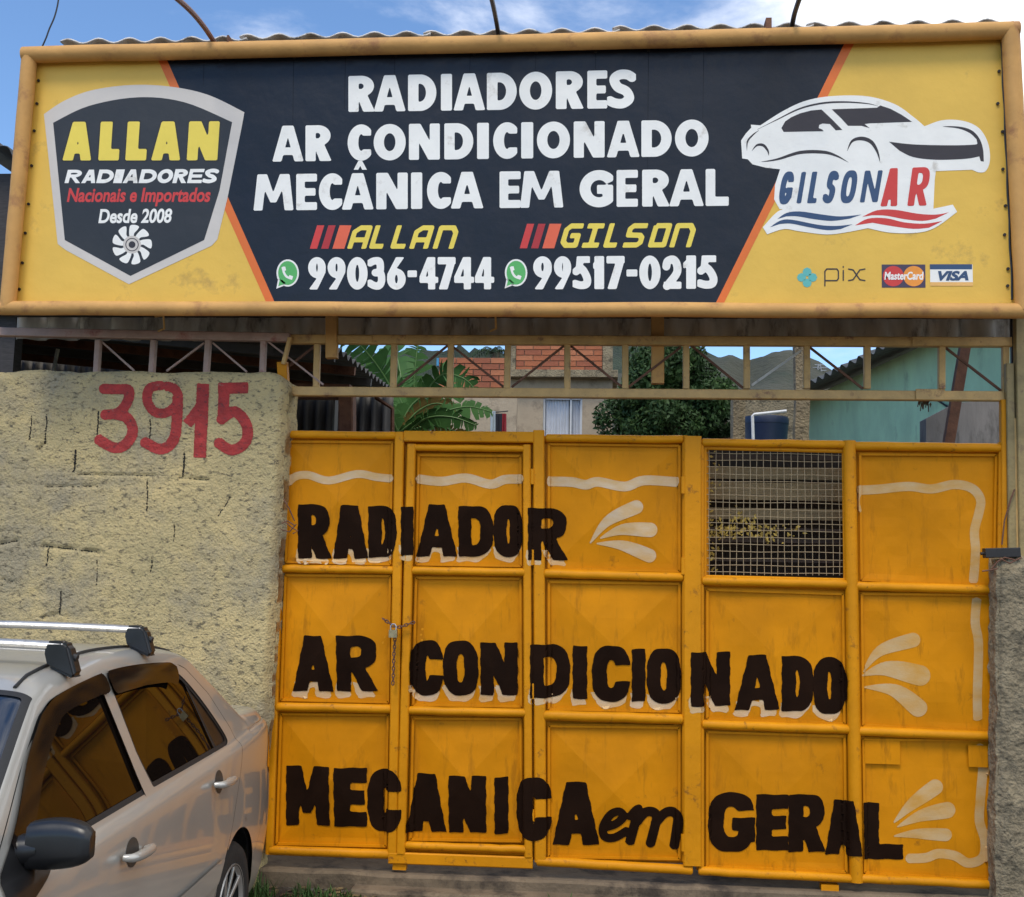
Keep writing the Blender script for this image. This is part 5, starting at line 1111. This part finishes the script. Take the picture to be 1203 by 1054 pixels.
def section(x):
    zr, wb = ZR(x), WB(x); zw = min(ZW(x), zr-.035); zl = .20+max(0, -.55-x)*.25
    zc = max(zw+.004, zr-.065); yg = lambda z: (wb-.055)-(z-zw)*.42
    pts = [(wb-.09, zl), (wb-.03, zl+.05), (wb-.005, min(.45, zw-.1)), (wb, min(.58, zw-.08)), (wb-.004, min(.72, zw-.06)), (wb-.018, zw-.035), (wb-.045, zw-.002), (wb-.062, zw+.012*(zr > zw+.1)), (yg(lerp(zw, zc, .5)), lerp(zw, zc, .5)), (yg(zc), zc), (yg(zc)-.03, lerp(zc, zr, .62)), (yg(zc)-.10, lerp(zc, zr, .82)), (yg(zc)*.5, zr-.006), (0, zr)]
    out = pts
    for _ in range(3):
        q = [out[0]]
        for a, b in zip(out, out[1:]): q += [(a[0]*.75+b[0]*.25, a[1]*.75+b[1]*.25), (a[0]*.25+b[0]*.75, a[1]*.25+b[1]*.75)]
        out = q+[out[-1]]
    return out, yg(zc), zc
SEC = [section(x) for x in XS]; NT = len(SEC[0][0])
GX = np.repeat(XS[:,None], NT, 1).T; GY = np.array([[p[0] for p in s_[0]] for s_ in SEC]).T; GZ = np.array([[p[1] for p in s_[0]] for s_ in SEC]).T
YC = np.array([s_[1] for s_ in SEC])[None,:]+0*GX; ZC = np.array([s_[2] for s_ in SEC])[None,:]+0*GX
Pg = np.stack([GX, GY, GZ], -1); dU = np.gradient(Pg, axis=1); dV = np.gradient(Pg, axis=0); Ng = np.cross(dU, dV); Ng /= np.linalg.norm(Ng, axis=-1)[...,None]+1e-9
Ng = np.where((Ng[...,1:2]+.3*Ng[...,2:3]) < 0, -Ng, Ng)
sideD = GZ-(ZC-.012)    # >0 above the roof corner
def sd2(pts): return sd_poly(GX, GZ, pts)
WF_ = spl([(1.98,.955),(1.83,1.06),(1.66,1.205),(1.50,1.305),(1.38,1.347),(1.12,1.368)], 9)+[(1.055,1.368),(1.035,1.35),(.985,.975)]
WR_ = [(.925,.98),(.965,1.10),(.99,1.358),(.97,1.372)]+spl([(.72,1.374),(.45,1.357),(.30,1.30),(.16,1.19),(.04,1.06),(.015,1.005),(.06,.99)], 5)
DF_ = [(1.01,.975),(1.06,1.30),(1.055,1.394),(1.30,1.394),(1.46,1.345),(1.62,1.25),(1.86,1.075),(2.02,.96),(2.06,.80),(2.05,.30),(1.02,.27)]
DR_ = [(1.01,.975),(1.06,1.30),(1.055,1.394),(.70,1.400),(.42,1.384),(.22,1.32),(.05,1.20),(-.08,1.04),(-.10,.97),(.02,.80),(.12,.66),(.35,.42),(.40,.27),(1.02,.27)]
onside = sd_poly(GX, GZ, [(-3,-3),(5,-3),(5,3),(-3,3)])
dWF, dWR, dDF, dDR = sd2(WF_), sd2(WR_), sd2(DF_), sd2(DR_)
SIDE = sideD    # regions on the body side must have sideD<0
lim = np.maximum
arch = lambda cx: np.hypot(GX-cx, GZ-.30)-.335
dArch = np.minimum(arch(0.0), arch(2.37))
dArchS = lim(dArch, .3-GY)
wsD = np.maximum.reduce([1.53-GX, GX-2.13, GY-(YC-.035), -(GZ-ZW(1.9)+.02)*1.0])
rwD = np.maximum.reduce([-.31-GX, GX-.15, GY-(YC-.05), 1.10-GZ])
def shell(name, D, mat, parent, off=0., both=True, smooth=True):
    V, F = trim(D, False)
    if not F: return None
    vs = []
    for i, j in V:
        i0, j0 = int(min(math.floor(i), len(XS)-2)), int(min(math.floor(j), NT-2)); a, b = i-i0, j-j0
        g = lambda A: (A[j0,i0]*(1-a)+A[j0,i0+1]*a)*(1-b)+(A[j0+1,i0]*(1-a)+A[j0+1,i0+1]*a)*b
        p = g(Pg)+g(Ng)*off; vs.append(tuple(p))
    me = mesh(name, vs, F, smooth)
    bm = bmesh.new(); bm.from_mesh(me)
    if both: 
        for v in bm.verts:
            if abs(v.co.y) < 1e-3: v.co.y = 0
        g_ = bmesh.ops.mirror(bm, geom=bm.verts[:]+bm.edges[:]+bm.faces[:], axis='Y', merge_dist=.0005)
    bmesh.ops.remove_doubles(bm, verts=bm.verts[:], dist=.0004)
    bmesh.ops.recalc_face_normals(bm, faces=bm.faces[:])
    for f in bm.faces: f.smooth = smooth
    bm.to_mesh(me); bm.free(); return obj(name, me, mat, parent, True)
gap = .0035
bodyD = np.maximum.reduce([-lim(dDF-gap, SIDE), -lim(dDR-gap, SIDE), -dArchS, -(wsD-.0), -(rwD-.0)])
# bonnet, boot lid and bumper seams
hood = np.maximum.reduce([2.20-GX, GX-3.08, GY-(WB(2.5)-.10), ZW(2.5)-.13-GZ])
boot = np.maximum.reduce([-.935-GX, GX+.36, GY-.60, .70-GZ])
bump = sd2([(-1.2,.10),(-.335,.10),(-.34,.46),(-.52,.60),(-.75,.70),(-1.2,.72)])
bodyD = np.maximum.reduce([bodyD, -(hood-gap), -(boot-gap), -(bump-gap*.7)])
body = shell('body', bodyD, PAINT, car)
shell('bonnet', lim(hood, -9), PAINT, car); shell('boot_lid', boot, PAINT, car); shell('rear_bumper', lim(bump, -dArchS), PAINT, car)
inner = np.maximum.reduce([-dArchS-.02*0, -(wsD+.02), -(dWF+.02), -(dWR+.02)])
shell('inner_lining', lim(-dArchS, -1.0+0*GX), RUB, car, off=-.022)
for sgn in (1, -1):
    def half(nm, D, mat, parent, off=0.):
        o = shell(nm, D, mat, parent, off, both=False)
        if sgn < 0:
            for v in o.data.vertices: v.co.y = -v.co.y
            o.data.flip_normals()
        return o
    for nm, dD, dW, pl_ in (('front_door', dDF, dWF, WF_), ('rear_door', dDR, dWR, WR_)):
        d = half(nm, np.maximum.reduce([dD, SIDE, -lim(dW, SIDE)]+([-dArchS-.01] if nm == 'rear_door' else [])), PAINT, car)
        half('window_seal', np.maximum.reduce([dW-.004, SIDE, -(dW+.016)]), RUB, d, -.004).parent = d
        half('window_glass', np.maximum.reduce([dW+.012, SIDE]), TINT, d, -.012)
        top = [p for p in pl_ if p[1] > (1.02 if nm == 'front_door' else 1.19)]
        if nm == 'rear_door': top = [p for p in top if p[0] > .36]
        edge = sd_line(GX, GZ, top, .062 if nm == 'front_door' else .075)
        half('wind_visor', np.maximum.reduce([edge, dW-.012, SIDE]), SMK, d, .012)
        if 0: half('visor_rim', np.maximum.reduce([np.abs(edge+.004)-.005, dW-.006, SIDE]), RUB, d, .0135)
        mold = sd2([(1.99,.50),(1.03,.50),(1.03,.585),(2.0,.585)]) if nm == 'front_door' else sd2([(1.0,.50),(.33,.50),(.25,.585),(1.0,.585)])
        half('side_moulding', np.maximum.reduce([mold, SIDE]), PAINT, d, .014)
        if nm == 'rear_door':
            half('quarter_divider', np.maximum.reduce([sd2([(.16,.98),(.19,.98),(.28,1.28),(.262,1.275)]), dW, SIDE]), RUB, d, -.006)
            half('quarter_panel_trim', np.maximum.reduce([sd2([(.165,.98),(.262,1.275),(.10,1.20),(-.05,.98)]), dW+.014, SIDE]), PLB, d, -.008)
        else:
            half('mirror_sail', np.maximum.reduce([sd2([(2.10,.80),(1.96,.86),(1.66,.962),(1.79,1.085),(1.98,.965)]), SIDE]), PLB, d, .006)
        # handle
        hx, hz = (.30, .885) if nm == 'rear_door' else (1.235, .84)
        yy = (WB(hx)-.012)*1
        mb = MB(); q = [(hx-.095, yy+.006, hz-.012), (hx-.08, yy+.035, hz-.004), (hx, yy+.042, hz), (hx+.08, yy+.035, hz+.004), (hx+.095, yy+.006, hz+.006)]
        mb.tube([(a, b*sgn, c_) for a, b, c_ in spl(q, 5)], [.010+.006*math.sin(math.pi*i/20) for i in range(21)], 10); mb.build('handle', PAINT, d, smooth=True, local=True)
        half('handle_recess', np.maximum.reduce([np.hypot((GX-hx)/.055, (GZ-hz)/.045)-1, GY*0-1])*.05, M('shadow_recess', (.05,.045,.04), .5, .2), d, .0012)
    # mirror
    mr = shell('x', dDF*0+1, PLB, car) if 0 else None
    mb = MB(); n = 16; vs = []; fs = []
    for j in range(11):
        t = j/10; c_ = Vector((1.84+.03*t-.015*math.sin(math.pi*t), (.760+.175*t)*sgn, .985+.022+.012*t)); rx = .036*math.sin(math.pi*min(.97, max(.10, t*.70+.27)))**.30; rz_ = .064*math.sin(math.pi*min(.97, max(.12, t*.70+.27)))**.28
        for k in range(n):
            a = 2*math.pi*k/n; ca, sa = math.cos(a), math.sin(a); sc = 1/(abs(ca)**5+abs(sa)**5)**(1/5)
            vs.append(c_+Vector((ca*rx*sc*(1.35 if ca > 0 else .7), 0, sa*rz_*sc)))
    for j in range(10):
        for k in range(n): fs.append((j*n+k, j*n+(k+1) % n, (j+1)*n+(k+1) % n, (j+1)*n+k))
    fs += [tuple(range(n)), tuple(10*n+k for k in range(n))]; mb.add(vs, fs); mi_ = mb.build('wing_mirror', PLB, car, smooth=True, local=True, ang=70)
    MB().tube([(1.85, .70*sgn, .985), (1.85, .75*sgn, .995), (1.85, .79*sgn, 1.0)], [.045, .042, .038], 10).build('mirror_arm', PLB, mi_, smooth=True, local=True)
    # roof gutter strip, fuel seam and wheels
    mb = MB(); mb.tube([(x, (float(np.interp(x, XS, YC[0]))-.085)*sgn, ZR(x)-.012) for x in np.linspace(.12, 1.50, 16)], .006, 6); mb.build('roof_strip', RUB, body, smooth=True, local=True)
    for wxq in (0.0, 2.37):
        wname = 'wheel'; wh = empty(wname, (wxq, .70*sgn, .29)); wh.parent = car
        prof = [(.195,-.085),(.225,-.095),(.27,-.095),(.287,-.07),(.290,-.03),(.290,.03),(.287,.07),(.27,.092),(.225,.095),(.195,.085)]
        def lathe(prof, n=40):
            vs = []; fs = []; m_ = len(prof)
            for i in range(n):
                a = 2*math.pi*i/n
                for r, y in prof: vs.append((r*math.cos(a), y*sgn, r*math.sin(a)))
            for i in range(n):
                for k in range(m_-1): fs.append((i*m_+k, i*m_+k+1, ((i+1) % n)*m_+k+1, ((i+1) % n)*m_+k))
            return vs, fs
        MB().add(*lathe(prof)).build('tyre', M('tyre_rubber', (.018,.017,.016), .85, 0, .3, 20, .3), wh, smooth=True, local=True, ang=50)
        MB().add(*lathe([(.0,.03),(.10,.03),(.185,.02),(.197,.085),(.190,.092),(.180,.075)])).build('rim', M('rim_dark', (.05,.05,.05), .5, .5), wh, smooth=True, local=True)
        MB().add(*lathe([(.178,.072),(.186,.088),(.195,.092),(.199,.080)])).build('rim_edge', WHL, wh, smooth=True, local=True)
        for k in range(10):
            a = 2*math.pi*k/10; c_, s_ = math.cos(a), math.sin(a)
            mb = MB(); mb.bar((c_*.045, .062*sgn, s_*.045), (c_*.183, .078*sgn, s_*.183), .022, .012, upv=(-s_, 0, c_), bev=.003); mb.build('spoke', WHL, wh, local=True)
        MB().add(*lathe([(.0,.082),(.035,.080),(.045,.07),(.048,.05)], 24)).build('hub_cap', WHL, wh, smooth=True, local=True)
# windscreen, rear screen, lamps
shell('windscreen', wsD, WSG, car, -.003); shell('windscreen_seal', np.maximum.reduce([np.abs(wsD)-.012]), RUB, car, .0015); shell('rear_screen', rwD, TINT, car, -.003); shell('rear_screen_seal', np.abs(rwD)-.010, RUB, car, .0015)
shell('tail_lamp', np.maximum.reduce([sd2([(-.95,.72),(-.70,.74),(-.60,.80),(-.72,.92),(-.92,.93)]), .60-GY]), M('lamp_red', (.30,.01,.01), .15, 0, .1, coat=.8), car, .002); shell('head_lamp', np.maximum.reduce([sd2([(3.17,.58),(2.80,.66),(2.72,.74),(2.95,.76),(3.12,.66)]), .42-GY]), M('lamp_clear', (.45,.45,.45), .08, .3, .1, coat=.8), car, .002)
# roof bars
for bxq in (1.27, .60):
    rb = empty('roof_bar', (bxq, 0, 0)); rb.parent = car; zb_ = ZR(bxq)+.050; yw = float(np.interp(bxq, XS, YC[0]))+.005
    mb = MB(); n = 12; vs = []; fs = []; st_ = np.linspace(-yw+.03, yw-.03, 13)
    for y in st_:
        for k in range(n): a = 2*math.pi*k/n; vs.append((.026*math.cos(a), y, zb_+.012*(1-(y/yw)**2)+.015*math.sin(a)))
    for i in range(12):
        for k in range(n): fs.append((i*n+k, i*n+(k+1) % n, (i+1)*n+(k+1) % n, (i+1)*n+k))
    mb.add(vs, fs).build('bar', ALU, rb, smooth=True, local=True)
    for sgn in (1, -1):
        zz = ZR(bxq)-.058; prof = [(yw-.085, zb_+.018), (yw-.03, zb_+.019), (yw-.008, zb_+.004), (yw+.022, zz+.022), (yw+.012, zz+.008), (yw-.075, zz+.045), (yw-.090, zb_-.012)]
        vs = [(x_, y*sgn, z) for x_ in (-.029, .029) for y, z in prof]+[]; m_ = len(prof)
        me = mesh('foot', vs, [tuple(range(m_)), tuple(range(2*m_-1, m_-1, -1))]+[(i, m_+i, m_+(i+1) % m_, (i+1) % m_) for i in range(m_)]); bm = bmesh.new(); bm.from_mesh(me); bmesh.ops.recalc_face_normals(bm, faces=bm.faces[:]); bmesh.ops.bevel(bm, geom=bm.edges[:], offset=.010, segments=3, affect='EDGES'); bm.to_mesh(me); bm.free()
        ft = obj('foot', me, PLB, rb, True); 
        MB().tube([(0, (yw-.010)*sgn, zb_-.030), (0, (yw+.012)*sgn, zb_-.036)], .012, 12).build('lock_barrel', RUB, ft, local=True)
# ------------------------------------------------------------------ litter, grass
mb = MB()
for k in range(900):
    x = rng.uniform(-2.4, .2) if k < 700 else rng.uniform(.2, 2.6); y = (-.07 if x < -1.2 else -.18)-abs(rng.normal())*.3; z = ground_z(x, y)+.006; a = rng.random()*6.28; s_ = .012+.022*rng.random(); t = rng.normal()*.35
    d = Vector((math.cos(a), math.sin(a), t*.5))*s_; e = Vector((-math.sin(a), math.cos(a), .4*t))*s_*.5; c = Vector((x, y, z)); mb.add([c-d, c+e+Vector((0,0,.004)), c+d, c-e], [(0,1,2,3)])
tag(mb.build('leaf_litter', M('litter', (.16,.10,.045), .9, 0, .5, 40, hue=(.28,.20,.09))), 'dry brown leaf litter on the earth in front of the gate sill', 'leaf litter', kind='stuff')
mb = MB()
for k in range(220):
    x, y = rng.uniform(-2.5, 2.6), -.24-abs(rng.normal())*.5; r = .006+.012*rng.random(); z = ground_z(x, y); q = [Vector((x, y, z))+Vector((math.cos(a), math.sin(a), 0))*r*rng.uniform(.7, 1.2) for a in np.linspace(0, 6.28, 6)[:-1]]
    mb.add(q+[Vector((x, y, z+r*.8))], [(i, (i+1) % 5, 5) for i in range(5)])
tag(mb.build('pebbles', CONC2), 'small grey pebbles scattered before the gate sill', 'pebbles', kind='stuff')
mb = MB()
spots = [(-1.83+.12*rng.normal(), -.42+.16*rng.normal()) for _ in range(11)]+[(-1.45,-.30),(-1.3,-.27),(-.2,-.26)]
for sx_, sy_ in spots:
    big = 1 if sx_ < -1.55 else .45
    for k in range(60):
        a = rng.random()*6.28; x, y = sx_+.05*rng.normal(), sy_+.05*rng.normal(); h = big*(.06+.10*rng.random()); b = Vector((x, y, ground_z(x, y)-.005)); l_ = Vector((math.cos(a), math.sin(a), 0))*h*.5; s_ = Vector((-math.sin(a), math.cos(a), 0))*.0045
        mb.add([b-s_, b+s_, b+l_*.35+s_*.8+Vector((0,0,h*.6)), b+l_*.35-s_*.8+Vector((0,0,h*.6)), b+l_+Vector((0,0,h))], [(0,1,2,3), (3,2,4)])
tag(mb.build('grass', leafmat('grass_blade', (.03,.07,.015), (.07,.13,.03), .6)), 'green grass tufts at the foot of the wall behind the car wheel', 'grass', kind='stuff')
